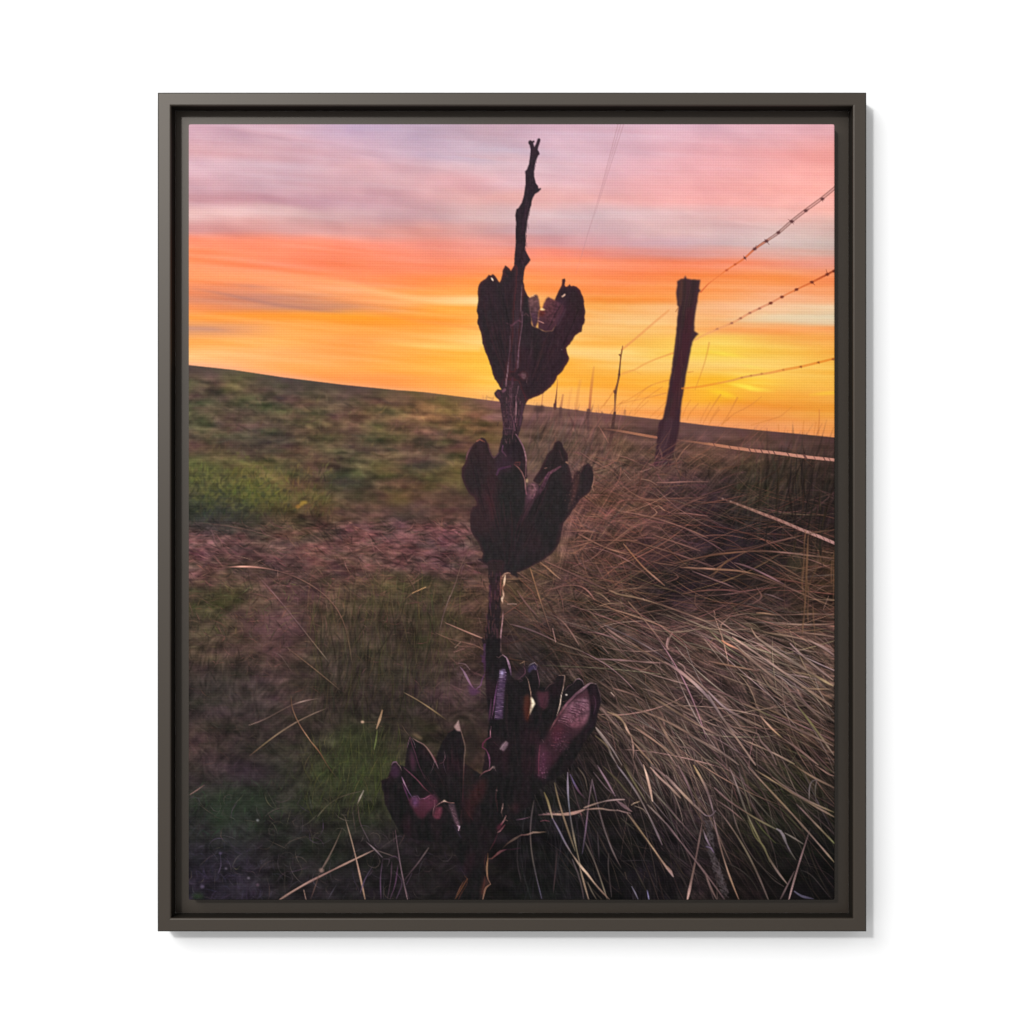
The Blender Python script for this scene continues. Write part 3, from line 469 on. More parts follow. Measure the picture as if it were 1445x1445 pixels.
def paint_posts():
    zz = Z(740, 480, 8.028); zq = Z(840, 470, 8.028); zp = Z(900, 370, 8.028)
    spot(*zz((165,785))[0], 7.5, 5, (74,52,50), .9, 2.0); spot(*zz((200,750))[0], 2.2, 2, (78,54,50), .8, 1)
    stroke(zz((345,730),(346,775)), 4, (84,54,52), .9, 1.2, None); stroke(zz((410,775),(412,860)), 4.6, (86,60,58), .7, 2, None)
    spot(*zz((590,800))[0], 2.5, 2, (90,58,54), .7, 1); stroke(zz((725,795),(720,850),(708,920)), 5, (82,56,56), (.8,.7,.2), 1.8, None)
    for px, py in ((1140,800),(500,790),(880,820)): stroke(zz((px, py), (px-4, py+40)), 3, (96,66,60), .35, 2)
    stroke(zq((310,145),(302,200),(290,260),(280,370),(270,470)), (1,2.4,2.2,2.4,3.2), [(150,86,52),(128,78,50),(140,88,54),(124,82,50),(104,66,48)], .95, .9, None)
    stroke(zq((272,470),(255,560),(236,640),(228,700),(224,800),(220,905)), (3.2,2.8,3.4,3.6,3,2.8), [(104,66,48),(130,80,48),(110,68,48),(120,78,50),(160,104,66),(150,96,66)], .92, 1.0, None)
    stroke(zq((275,245),(285,255)), 2.6, (120,74,50), .8, .8); stroke(zq((222,660),(225,672)), 4.4, (96,60,46), .8, 1)
    stroke(zq((220,905),(208,980),(198,1060),(180,1180),(158,1290),(140,1380)), (4,4.4,5,5.2,5,3), [(84,54,50),(74,50,47),(72,48,46),(84,54,52),(88,58,54),(92,62,56)], (1,.95,.9,.8,.5,.1), 1.4, None)
    zw = Z(840, 470, 8.028)
    for k_, l_ in enumerate((zw((830,-255),(650,-105),(480,42),(300,190)), zw((885,225),(700,290),(560,350),(450,420),(290,470)))): mark(l_, 3.5, WIRES[5+k_])
    for k_, l_ in enumerate((zz((437,620),(425,690),(410,790),(412,850)), zz((377,440),(368,560),(358,660),(345,775)), zz((787,305),(772,420),(752,600),(737,790),(720,860)), zz((632,465),(608,600),(585,790)), zq((310,145),(290,260),(270,470),(236,640),(220,905),(198,1060),(165,1260)))): mark(l_, 4.6, FARS[k_])
    # the near post, in one piece from its split top to the grass it stands in
    up = zp((445,215),(490,190),(522,186),(532,165),(540,150),(552,185),(610,196),(660,200),(710,198),(700,262),(695,300),(714,326),(690,345),(680,400),(668,480),(655,560),(645,640),(640,700),(640,780),(690,812),(660,840),(640,870),(618,905),(600,1000),(585,1070),(575,1130),(560,1210),(545,1280))
    lo = zq((1018,560),(1000,640),(985,740),(973,830),(964,930),(958,1000),(948,1090),(925,1210),(900,1310),(870,1420),(840,1520),(650,1520),(672,1400),(690,1300),(700,1190),(708,1110),(722,1015),(745,985),(768,962),(785,880),(800,810),(812,740),(826,650))
    ul = zp((362,1330),(380,1250),(395,1130),(410,1010),(424,900),(437,800),(445,680),(455,560),(462,505),(447,488),(440,410),(434,350),(440,300),(448,262))
    outline = up+lo+ul
    poly(rough(outline, .22, 4), (66,42,47), 1, .95, POST, col2=(58,36,44), along=(0, 1))
    for pts, w, c, a in ((zp((500,215),(490,330),(478,470)), 5, (88,58,46), .55), (zp((640,230),(600,420),(560,620)), 8, (48,36,37), .6), (zp((530,220),(525,480),(500,720)), 4, (50,40,38), .6), (zp((590,560),(540,900),(470,1200),(430,1440)), 12, (66,34,42), .8), (zp((480,620),(460,900),(420,1150)), 6, (58,38,42), .7),
                         (zq((960,640),(900,800),(860,960)), 10, (72,40,44), .6), (zq((860,760),(830,860),(800,980)), 7, (62,42,44), .6), (zq((840,1000),(800,1150),(760,1300)), 12, (74,50,58), .6), (zq((920,1020),(880,1120)), 8, (62,42,50), .5)):
        stroke(pts, w, c, a, 4)
    for k in range(30):
        t = rng.uniform(0, .95); x0 = 971-24*t+rng.uniform(-8, 9); y0 = 402+190*t
        stroke([(x0, y0), (x0-rng.uniform(1, 4), y0+rng.uniform(10, 34))], 1.1, (92,62,56) if k % 2 else (40,28,32), .3, 1, None)
    # weathered foot lost among the stems
    for y in range(640, 664, 2): pass
    tuft(34, 918, 962, 628, 672, -55, 25, (10, 30), (1, 2.2), 1.2, (1.02, .98, .96), .6, 1.2)
    spot(936, 668, 24, 8, (92,64,58), .75, 6)
    stroke(zp((455,520),(430,560)), 1.5, (150,80,50), .5, 1)

# ------------------------------------------------------------------ single straws that can be told apart
def ease(p):
    # straws bend, they do not wriggle
    p = np.asarray(p, float)
    for _ in range(3 if len(p) > 4 else 0): p[1:-1] = .25*p[:-2]+.5*p[1:-1]+.25*p[2:]
    return p
def paint_straws():
    zi = Z(260, 815, 3.141); zj = Z(260, 500, 3.141)
    thick = []
    L = lambda z, p, w, c, a=.9, s=.85: straw(ease(z(*p)), w, (np.asarray(c, float) if thick else .72*np.asarray(c, float)+.28*np.asarray(c, float).mean(-1, keepdims=True)*np.array([1.06, .99, .94]))*(1.14 if thick else 1.03), a, s+.2, .8 if any(z is t for t in thick) else .7)
    L(zj, ((170,945),(230,935),(300,935),(400,945),(470,968),(540,1000),(640,1060),(700,1115),(722,1200),(735,1280),(748,1400)), (1.6,3.2,2.4,1.8,1.8,2,2,2.2,2.2,2,1.4), [(150,104,96),(196,150,132),(160,116,104),(118,86,78),(126,92,80),(140,104,88),(124,90,76),(126,92,76),(104,88,62),(92,80,58),(80,68,54)], (.7,1,.9,.8,.85,.9,.8,.85,.8,.7,.3))
    L(zj, ((25,742),(200,750),(290,768),(370,800),(460,835)), 1.5, (112,88,80), (.4,.5,.7,.6,.3))
    L(zj, ((325,980),(400,1060),(450,1120),(500,1180),(560,1270),(640,1362)), (1.6,2.2,1.8,2,2,1.6), [(110,84,90),(148,112,118),(106,80,86),(110,88,92),(124,108,84),(104,104,92)], (.5,.9,.7,.8,.9,.6))
    L(zi, ((455,310),(500,345),(560,390),(630,445),(692,500)), (1.6,2.2,2.2,1.8), [(120,92,76),(112,88,66),(116,96,72),(96,84,64)], (.6,.85,.85,.5))
    L(zi, ((385,330),(425,345),(475,415)), 1.8, (116,102,98), (.3,.7,.5)); L(zi, ((440,320),(455,305),(470,330)), 1.6, (120,96,88), .6)
    L(zj, ((955,1110),(985,1080),(1020,1052)), 2, (112,90,64), (.2,.6,.8)); L(zj, ((1012,1058),(1070,1032)), 3.2, [(190,150,96),(206,168,104)], 1)
    L(zj, ((1275,840),(1230,930),(1200,1020),(1178,1075)), (1.4,1.6,1.8,2.6), [(116,88,76),(108,84,72),(104,82,74),(130,110,104)], .75)
    L(zj, ((1178,1070),(1150,1150),(1135,1215)), (3,2.2,2), [(158,136,128),(112,90,90),(100,82,84)], .8)
    L(zj, ((1158,1190),(1240,1225),(1330,1262)), (1.8,2.2,3.2), [(168,126,110),(150,112,98),(184,138,122)], .95)
    L(zj, ((1115,1235),(1180,1262),(1290,1290),(1340,1320)), 2, (136,98,82), .6); L(zj, ((1200,1300),(1225,1275)), 2.2, (172,146,130), .8); L(zj, ((1195,1320),(1240,1305)), 2.4, (160,130,120), .8); L(zj,((1160,1250),(1210,1290),(1330,1300)),1.6,(140,104,86),.5); L(zj,((1250,1165),(1345,1175)),2,(130,92,78),.5); L(zj,((1260,1100),(1345,1105)),1.6,(120,84,72),.5)
    for k in range(60):
        x, y = rng.uniform(1180, 1345), rng.uniform(1290, 1500)
        L(zj, ((x,y),(x+rng.uniform(-30,40),y+rng.uniform(-25,35)),(x+rng.uniform(20,70),y+rng.uniform(-20,50))), rng.uniform(1,2.6), (rng.uniform(85,128),rng.uniform(66,98),rng.uniform(66,100)), .38, 1.6)
    for k in range(60):
        x, y = rng.uniform(1200, 1345), rng.uniform(860, 1290)
        L(zj, ((x,y),(x+rng.uniform(-20,20),y+rng.uniform(20,60))), rng.uniform(1,2.4), (rng.uniform(90,130),rng.uniform(68,95),rng.uniform(56,84)), .4, 1.2)
    for k in range(5): spot(*zj((500+k*9+rng.uniform(-3,3), 678-k*6+rng.uniform(-4,4)))[0], 3.2, 2.4, ((150,112,52),(164,140,58))[k > 1], .7, 1.1)
    L(zj, ((1085,500),(1075,540)), 5, (92,92,50), .3, 3)
    L(zi, ((285,655),(330,643),(370,628),(410,600),(450,572),(490,556),(530,545),(570,537),(605,535)), (2.2,2.4,2,1.8,2,2,2.4,2,1.2), [(142,124,112),(124,104,98),(104,90,82),(100,86,76),(116,98,88),(120,102,92),(142,128,120),(110,96,90),(84,72,68)], .9)
    L(zi, ((290,790),(350,738),(420,682),(500,632),(570,596),(640,576)), (2.2,2.8,2.8,2.6,2.4,1.6), [(112,82,68),(122,112,74),(126,112,88),(140,122,102),(124,110,92),(92,84,74)], (.7,.95,.95,.95,.9,.6))
    L(zi, ((473,525),(480,580),(510,650),(560,725)), (1.8,2.2,2.4,2.2), [(110,82,54),(132,100,72),(152,110,80),(170,136,96)], .9)
    L(zi, ((560,725),(600,775),(640,840),(690,905)), (2.8,2.2,2,1.4), [(176,138,90),(140,92,60),(100,76,50),(72,66,48)], (.9,.8,.7,.4))
    L(zi, ((975,510),(1020,530),(1060,556),(1110,592),(1175,640)), (2.2,3,2.8,2.6,1.2), [(156,136,98),(150,132,92),(136,120,80),(116,104,66),(70,62,44)], (.9,1,1,.9,.4))
    L(zi, ((878,588),(866,630),(852,670)), (3.6,4.6,3.2), [(160,134,92),(172,148,108),(150,128,94)], .95)
    L(zi, ((785,640),(845,640)), 1.6, (120,92,74), .8); spot(*zi((790,640))[0], 2.4, 1.9, (196,170,148), .9, .7); L(zi, ((848,650),(875,660)), 1.6, (140,108,76), .7)
    L(zi, ((856,675),(850,720),(842,760)), (2,3.2,3.6), [(96,120,54),(98,132,60),(102,134,66)], .85); L(zi, ((792,650),(800,700),(810,760)), 1.6, (74,92,46), .5)
    for (a, b) in (((720,790),(700,650)),((745,800),(735,655)),((690,800),(650,690)),((775,830),(770,700)),((820,900),(800,700)),((850,960),(845,770)),((870,960),(860,760)),((660,850),(600,760)),((730,880),(715,740)),((560,900),(520,800)),((610,930),(545,780))):
        L(zi, (a, ((a[0]+b[0])/2+rng.uniform(-8,8), (a[1]+b[1])/2), b), (2.6,2,1.2), (62+rng.uniform(-6,12),76+rng.uniform(-6,14),36), .5, 1.3)
    L(zi, ((590,1060),(615,1010),(660,975),(720,950),(795,945)), 1.8, [(108,112,92),(88,90,66),(76,76,58),(92,82,72),(96,88,78)], .75); L(zi, ((515,1110),(520,1085),(545,1090),(550,1115),(560,1060),(600,1040)), 1.5, (80,84,72), .6); L(zi,((545,1095),(565,1140),(570,1200)),1.4,(70,74,56),.5)
    L(zi, ((795,945),(780,975),(765,1010)), (3.4,3,1.6), [(126,132,122),(142,144,134),(100,98,90)], .9); L(zi, ((770,1010),(775,1060),(785,1100),(820,1170)), 2, [(110,92,86),(92,76,78),(84,78,92),(92,88,104)], .7); L(zi, ((745,1020),(752,1080),(760,1130)), 1.8, (86,74,72), .6); L(zi, ((800,960),(830,990),(850,1030)), 1.4, (76,80,62), .5)
    L(zi, ((365,1160),(405,1180),(450,1200)), 1.6, (88,84,76), .6); L(zi, ((440,1200),(470,1170),(530,1150),(570,1155)), 1.5, (84,78,68), .5); L(zi, ((420,1225),(415,1270),(430,1310),(480,1335)), 1.5, (66,64,76), .5); L(zi, ((480,1240),(520,1240),(545,1265)), 1.8, (92,80,76), .5)
    L(zi, ((420,1430),(470,1393),(530,1358),(590,1330),(640,1306),(690,1280),(760,1245),(840,1208)), (4.4,4.6,4.4,4.2,3.6,3.4,3,2.6), [(128,106,98),(160,134,122),(164,138,128),(158,128,122),(130,104,98),(146,122,110),(160,138,122),(146,128,120)], 1)
    L(zi, ((425,1432),(500,1380),(590,1334)), 1.2, (84,66,64), .6)
    L(zi, ((712,1062),(725,1105),(745,1170),(760,1232),(780,1320),(802,1428)), (1.6,2.4,2.8,3,3.2,4), [(106,100,84),(128,116,98),(140,122,104),(146,122,106),(168,142,116),(186,158,128)], .98)
    L(zi, ((702,1105),(670,1180),(640,1240),(608,1295)), (1.2,2.2,2.8,3), [(74,72,58),(100,92,80),(118,108,98),(136,118,112)], .85); spot(*zi((608,1298))[0], 3.4, 3.2, (146,124,118), .8, 1)
    L(zi, ((600,1310),(580,1370),(560,1428)), (3,3,2.4), (112,86,76), .55); L(zi, ((530,1385),(540,1430)), (3,4), (148,126,112), .9)
    L(zi, ((935,1118),(945,1200),(958,1290),(975,1370),(990,1428)), (1.6,2,2.4,2.6,2.8), [(116,88,112),(108,94,108),(112,98,116),(122,102,122),(130,112,124)], .9); L(zi, ((925,1125),(930,1170)), 2.6, (104,66,86), .6)
    L(zi, ((808,1172),(840,1200),(878,1240)), (2.6,3.4,3), [(96,90,104),(128,122,138),(104,98,116)], .9); L(zi, ((790,1200),(760,1215),(740,1250)), 1.6, (70,66,84), .6); L(zi, ((840,1205),(890,1222),(948,1242)), 1.6, (110,102,98), .7); L(zi, ((870,1200),(920,1165),(960,1140)), 1.6, (84,80,78), .5); L(zi, ((960,1130),(1000,1126),(1030,1130)), 1.8, (84,74,62), .5)
    L(zi, ((1083,1198),(1040,1260),(1000,1310),(970,1350)), (3,2.4,2.4,2), [(92,86,86),(84,76,84),(88,72,86),(76,60,80)], .8)
    for p in (((880,1250),(870,1330),(872,1425)), ((920,1260),(915,1340),(900,1425)), ((948,1270),(935,1360),(912,1425)), ((905,1245),(935,1235),(952,1255)), ((880,1248),(910,1250),(900,1280)), ((930,1300),(965,1350),(940,1425)), ((1010,1310),(985,1360)), ((840,1270),(800,1340),(780,1400)), ((1225,1290),(1245,1320)), ((960,1320),(1000,1430))):
        L(zi, p, (1.6,2.4,2), (88+rng.uniform(-12,14),66+rng.uniform(-8,10),98+rng.uniform(-10,16)), .7, 1.0)
    L(zi, ((25,962),(55,943),(88,920)), (2.6,2.8,2), [(142,116,108),(118,94,90),(100,78,78)], .9)
    for (px, py), r, c in (((325,1076),1.8,(136,150,154)), ((285,1332),1.6,(120,118,138)), ((185,1290),1.5,(112,108,130)), ((80,1370),2.6,(86,80,108)), ((160,1222),2,(84,80,110)), ((325,1362),2.2,(88,72,92))):
        spot(*zi((px, py))[0], r*1.15, r, c, .8, .9)
    L(zi, ((160,1222),(162,1280),(150,1310)), 2.4, (74,70,110), .7); L(zi, ((100,1300),(185,1288)), 1.6, (84,80,110), .5); L(zi, ((70,1275),(110,1240),(150,1220)), 1.6, (78,74,76), .6); spot(*zi((60,1412))[0], 9, 4, (42,74,36), .5, 2.5); spot(*zi((160,1390))[0], 10, 9, (46,42,62), .35, 5)
    L(zi, ((1200,1425),(1225,1370),(1250,1330)), (2,2.2,2), [(112,70,46),(128,80,52),(104,68,54)], .9); L(zi, ((1225,1425),(1240,1380),(1252,1335)), 1.8, (150,92,56), .8)
    # the combed-down bunch grass on the right
    zh = Z(720,740,8.028); zg = Z(860,740,8.028); zf = Z(1000,740,8.028); ze = Z(840,900,8.028); zd = Z(1000,900,8.028); zb = Z(760,1080,7.225); zc = Z(940,1080,6.02); z8 = Z(640,1090,7.225); zv = Z(820,580,8.028)
    thick[:] = [zb, zc, z8, zd, ze]
    for p, c, w in ((((0,470),(90,570),(200,610),(340,660),(400,690)),(126,90,78),2), (((490,700),(560,780)),(170,130,116),2.6), (((400,500),(520,530),(590,560),(660,590)),(120,84,74),2), (((200,170),(250,250),(310,360)),(138,94,80),2), (((80,160),(200,170)),(130,88,78),1.6), (((860,810),(1000,810),(1200,800),(1440,800)),(140,100,90),2.4), (((570,690),(700,680),(800,640)),(136,100,88),2), (((680,770),(780,790),(860,840)),(142,108,90),2.4), (((420,1130),(560,1140),(700,1180),(900,1220),(1060,1270),(1300,1370),(1440,1440)),(138,98,84),2.6), (((1060,1160),(1200,1160),(1440,1190)),(136,94,86),2.4), (((1020,1180),(1110,1110),(1250,1030),(1440,960)),(118,80,70),2.2), (((820,1100),(870,1070),(950,1130)),(176,132,104),2.6), (((800,1090),(860,1150),(800,1200)),(160,118,96),2.2), (((1250,360),(1150,460),(1060,600)),(130,92,74),2), (((1440,480),(1300,560),(1180,660)),(120,84,68),2), (((1440,560),(1280,650),(1200,720)),(116,82,68),2), (((0,1240),(120,1240),(200,1260)),(134,94,78),2), (((30,1360),(130,1360)),(134,98,80),2.2), (((340,480),(360,560),(400,660)),(120,84,72),1.6), (((880,870),(960,920)),(136,104,84),2.4), (((690,1005),(760,1005),(1000,1010)),(128,94,76),2), (((30,550),(10,660)),(150,104,92),2)):
        L(zv, p, w, c, .75, 1.1)
    for p, c, w in ((((225,490),(265,610),(300,750),(370,960),(460,1215)),((128,92,66),(134,98,72),(130,96,76),(118,86,72)),2.6), (((480,1180),(515,1330)),((130,96,90),(170,130,118)),3), (((770,105),(920,185),(1100,270),(1370,350)),((110,76,66),(136,98,80),(140,100,80)),2.8), (((340,430),(430,500),(500,565),(570,620)),((130,94,74),(144,108,80),(130,98,80)),2.8), (((500,570),(640,580)),((140,104,90),(136,100,88)),2.2), (((390,415),(540,480),(700,550),(870,640),(1000,690),(1100,745)),((128,90,78),(112,80,74),(108,78,72)),2.6), (((410,755),(500,715),(600,690),(700,672),(800,675),(870,710),(920,790),(960,860)),((104,74,66),(112,78,70),(142,100,88),(120,84,76)),2.8), (((0,1130),(100,1155),(200,1170),(300,1225),(440,1280),(520,1325)),((104,80,80),(96,74,78),(112,84,86),(126,96,90)),3.2), (((530,1340),(680,1390),(830,1440)),((110,92,76),(96,80,68)),2.8), (((440,1010),(510,1025),(570,1055),(650,1140),(710,1240),(780,1370)),((96,72,62),(112,82,72),(132,98,86),(136,104,92)),3), (((80,750),(140,840),(200,920),(320,1050)),((104,74,70),(112,82,76),(116,86,80)),3), (((950,760),(1040,800),(1130,880)),((128,102,80),(142,114,90)),3), (((1110,740),(1260,800),(1440,830)),((128,102,80),(116,92,74)),3), (((1240,840),(1300,990)),((122,104,70),(112,94,62)),2.4), (((1340,880),(1440,1000)),((118,90,72),(110,84,68)),2.4), (((870,970),(940,1020),(1010,1095)),((112,84,70),(118,92,74)),2.8), (((610,205),(720,190),(860,190),(1000,180),(1240,160),(1440,185)),((112,76,64),(120,82,68)),2.4), (((650,270),(780,240),(930,195)),((118,82,68),(120,84,68)),2.2), (((1080,485),(1200,485),(1320,480)),((120,82,76),(112,76,70)),2.4), (((1160,720),(1280,610),(1440,530)),((112,76,64),(104,70,60)),2.6), (((620,80),(840,75),(960,80)),((128,88,76),(130,92,80)),2.2), (((1100,1180),(1240,1270),(1440,1380)),((126,96,88),(140,108,98)),2.8), (((540,830),(560,960)),((120,86,74),(92,66,58)),2), (((0,900),(70,900)),((150,116,104),(130,98,90)),2), (((1030,190),(1210,290),(1440,340)),((110,78,66),(110,78,66)),1.6)):
        L(zh, p, w, c, .85, 1.0)
    for p, c, w in ((((160,220),(225,300),(290,375),(345,450),(400,510),(460,550),(520,600),(625,692)),((176,126,92),(172,120,84),(160,112,84),(156,116,98),(136,98,80)),3), (((820,25),(1000,120),(1120,190),(1230,265),(1310,310)),((104,74,74),(108,78,78),(104,74,74)),2.2), (((500,120),(620,155),(740,205),(900,250),(1030,300)),((128,90,76),(110,78,72)),2.4), (((120,160),(380,205),(600,280),(800,350),(940,392),(1180,480)),((118,82,66),(124,88,72),(116,82,74),(98,70,68)),2.6), (((800,485),(900,495),(1000,490),(1200,510),(1440,520)),((150,110,90),(158,116,96),(132,96,80)),3.2), (((940,530),(1060,575),(1150,612),(1300,665),(1400,712)),((100,76,76),(122,92,88),(108,82,78)),2.4), (((820,790),(900,765),(1000,740),(1200,730),(1440,742)),((104,72,60),(112,74,64),(108,72,66)),2.6), (((60,785),(200,800),(340,830),(440,862),(530,890),(650,940),(750,970),(900,1020),(1070,1080),(1180,1140)),((112,92,70),(118,94,74),(126,102,82),(118,92,76),(116,86,76),(150,118,98),(130,108,92)),3), (((380,840),(400,860)),((160,128,112),(140,108,94)),4), (((210,870),(300,970),(390,1070),(500,1200),(640,1390)),((120,92,72),(116,88,74),(124,92,84)),2.4), (((610,1180),(720,1230)),((156,120,108),(150,114,102)),2.8), (((715,1225),(675,1300),(650,1420)),((160,122,110),(140,104,100)),3), (((470,380),(600,290),(740,220),(860,150)),((104,74,64),(104,74,64)),1.8), (((740,440),(900,400),(1060,355),(1200,335),(1440,318)),((110,76,62),(118,82,64),(112,78,60)),2.4), (((1160,600),(1240,510),(1310,430),(1400,370)),((110,78,58),(112,82,58)),2.4), (((440,410),(560,440),(760,465)),((112,80,66),(110,80,66)),2), (((700,1190),(830,1160),(940,1140)),((128,92,82),(122,88,78)),2), (((0,1210),(100,1270),(200,1340),(300,1390)),((118,92,84),(150,116,106),(120,94,84)),3), (((720,540),(780,600),(640,660)),((110,76,66),(96,68,62)),2), (((980,780),(970,900),(1040,980)),((98,70,58),(88,62,54)),2)):
        L(zg, p, w, c, .85, 1.0)
    for p, c, w in ((((0,345),(300,315),(430,300),(560,295),(700,300),(860,312),(1000,335),(1200,360),(1420,385)),((108,76,60),(112,78,60),(116,84,70),(132,98,90),(110,84,72),(96,70,58)),3), (((60,520),(190,430),(330,335),(520,250),(700,205),(880,165),(1040,130)),((104,74,54),(104,72,56),(92,66,54),(96,66,60),(92,68,54)),2.6), (((1060,110),(1240,85),(1420,60)),((84,62,48),(88,66,52)),2.6), (((0,590),(80,540),(140,490)),((98,70,54),(104,76,58)),2.6), (((60,510),(200,510),(350,512),(500,545),(640,590),(760,640),(900,725),(1080,805),(1250,855),(1430,940)),((150,112,84),(126,92,72),(112,84,66),(104,76,66),(120,90,78),(112,84,68),(110,82,62)),3), (((290,435),(380,435),(480,485),(620,555),(760,625),(880,690)),((98,72,70),(122,90,92),(132,98,104),(128,96,98),(96,72,70)),3), (((510,330),(600,350),(700,400),(800,455),(900,520),(1040,600)),((92,68,62),(104,76,64),(98,72,58),(96,72,58)),2.6), (((0,600),(90,640),(180,665),(330,735)),((104,76,72),(128,94,92),(92,68,64)),2.6), (((0,740),(200,730),(320,745),(420,770),(560,800)),((92,62,60),(104,68,66),(84,60,58)),2.6), (((630,790),(700,800),(860,865)),((104,84,84),(100,78,76)),2.6), (((270,1035),(400,1015),(520,1000)),((110,86,78),(118,92,78)),2.6), (((540,1003),(620,1005),(740,1022),(820,1025)),((156,120,88),(160,124,98),(130,98,86)),4.2), (((820,1025),(1000,1020),(1200,1015),(1420,1022)),((116,88,76),(120,92,80),(112,84,74)),2.4), (((550,1165),(720,1140),(900,1128)),((112,86,74),(130,104,86)),2.6), (((880,1130),(1100,1135),(1420,1128)),((140,112,96),(122,96,80)),2.6), (((620,1220),(760,1230),(900,1275),(1080,1280),(1200,1320),(1400,1430)),((136,108,84),(150,122,100),(130,104,86),(150,118,108)),3.6), (((480,1170),(540,1270),(640,1350),(760,1440)),((140,112,90),(150,122,106),(146,116,102)),3.8), (((60,980),(75,1030)),((160,120,104),(130,96,84)),2.6), (((240,1040),(140,1140),(140,1170)),((150,120,104),(156,118,100)),3), (((1360,810),(1300,960)),((130,100,86),(120,92,80)),2.4), (((0,1370),(60,1290),(120,1320)),((150,112,88),(150,116,90)),2.4), (((1100,1240),(1400,1205)),((110,82,66),(108,80,64)),2.2), (((1200,770),(1300,700),(1400,690)),((104,80,70),(104,80,70)),2), (((540,710),(600,820),(500,900)),((92,66,60),(92,66,60)),4)):
        L(zf, p, w, c, .85, 1.0)
    for p, a, w in ((((1105,60),(1085,200),(1080,400),(1070,620)), .65, 3.4), (((1130,110),(1110,340),(1105,560),(1110,760),(1095,1000),(1060,1240)), .7, 4), (((1060,480),(1060,700),(1090,860)), .5, 3), (((1110,600),(1130,800),(1120,1000),(1130,1100)), .55, 4), (((1180,880),(1190,1080),(1210,1300)), .45, 3), (((1430,240),(1418,420),(1420,700),(1410,900)), .6, 2.6), (((1270,400),(1210,520),(1150,650),(1120,760)), .45, 2.8), (((1300,260),(1270,420)), .4, 3.6), (((1400,380),(1390,560),(1400,720)), .5, 3), (((1150,150),(1240,300),(1290,440),(1400,520)), .35, 2.4), (((870,620),(855,800),(870,960)), .3, 2.6), (((1000,340),(1040,420),(1060,520)), .35, 2.6), (((1050,940),(1060,1100)), .4, 3.4), (((960,210),(970,330)),.3,3)):
        L(zf, p, w, [(104,76,54),(110,80,56),(104,76,54)], a, 1.5)
    poly(zf((900,350),(1050,320),(1060,560),(900,520)), (82,72,52), .4, 3)
    for p, c, w in ((((0,238),(240,240),(400,258),(520,272),(680,295),(790,285)),((112,84,84),(138,104,102),(116,88,84),(124,94,86),(150,112,104)),2.8), (((790,275),(870,300),(960,385),(1060,450),(1180,555),(1250,640),(1330,720),(1400,830),(1440,920)),((156,116,108),(140,106,104),(150,116,110),(150,118,106),(170,140,134),(148,122,124),(166,136,140),(140,112,110),(128,104,92)),(4,5.5,5,4.5,5.5,5.5,6,5)), (((940,280),(1000,320),(1020,360)),((160,124,114),(150,116,106)),4), (((1010,370),(1100,440),(1230,560),(1370,690),(1440,780)),((150,116,106),(134,106,92),(124,98,88),(146,118,116)),3.4), (((420,75),(520,140),(600,180),(720,245),(820,300)),((128,98,76),(124,94,74),(132,102,86)),3), (((520,572),(600,575),(690,610),(800,685),(950,760),(1100,830)),((112,90,78),(120,96,80),(132,106,86),(126,98,82),(112,84,72)),3), (((640,670),(720,700),(800,770),(900,830),(1000,890),(1200,1010),(1320,1090),(1440,1120)),((104,80,64),(130,104,82),(118,94,76),(136,108,88),(130,102,88),(116,92,84)),3.4), (((370,780),(480,800),(560,835),(700,905),(830,945),(950,1010),(1050,1080),(1200,1180),(1440,1300)),((128,100,84),(124,96,80),(132,102,84),(140,108,90),(112,88,74),(132,106,88),(120,96,84)),3.4), (((330,970),(360,1040),(405,1110)),((186,150,124),(180,144,120),(150,116,96)),4.6), (((405,1110),(425,1200),(432,1280),(430,1365)),((150,116,98),(160,124,108),(150,112,98)),3.6), (((430,1180),(540,1310),(660,1440)),((130,102,80),(122,96,74)),3.4), (((400,1090),(540,1230),(640,1340),(730,1440)),((118,98,82),(120,102,84),(116,100,80)),3.4), (((10,1020),(70,1100),(150,1180),(220,1280),(300,1440)),((136,120,112),(122,106,98),(128,112,110),(116,102,92)),3.8), (((15,1040),(130,1200),(180,1320),(250,1440)),((120,106,96),(116,102,98),(104,92,86)),3.2), (((0,1110),(110,1200),(180,1290)),((104,88,60),(92,78,62)),3), (((150,1080),(260,1170)),((120,98,84),(92,76,66)),3), (((460,1020),(560,1090),(680,1160),(800,1260),(960,1390)),((140,104,88),(136,104,84),(118,92,74)),3.6), (((70,800),(150,890),(220,980),(340,1120),(420,1200)),((136,108,98),(108,86,76),(84,68,60)),3.6), (((140,840),(240,880),(300,930),(350,1000)),((124,98,76),(140,112,84),(150,122,92)),4), (((825,0),(805,90),(830,130)),((160,120,116),(150,112,106)),3.4), (((690,880),(740,1000),(790,1090),(880,1210),(1000,1420)),((104,82,68),(126,98,80),(118,94,80),(126,100,90)),4), (((640,310),(560,360),(500,370)),((112,88,70),(104,82,64)),2.4), (((940,1230),(1100,1270),(1130,1440)),((112,86,80),(120,96,88)),3), (((1200,1350),(1230,1440)),((150,118,104),(120,94,84)),3.4), (((1180,810),(1290,880),(1430,960)),((120,92,82),(126,98,84)),3), (((80,100),(150,180)),((124,94,84),(110,82,74)),2.4), (((180,620),(215,660)),((158,134,118),(140,114,100)),3.4), (((200,570),(420,640),(560,720)),((116,86,76),(110,84,72)),2.6), (((1060,1100),(1240,1200),(1440,1330)),((110,88,80),(112,92,80)),3)):
        L(ze, p, w, c, .9, 1.0)
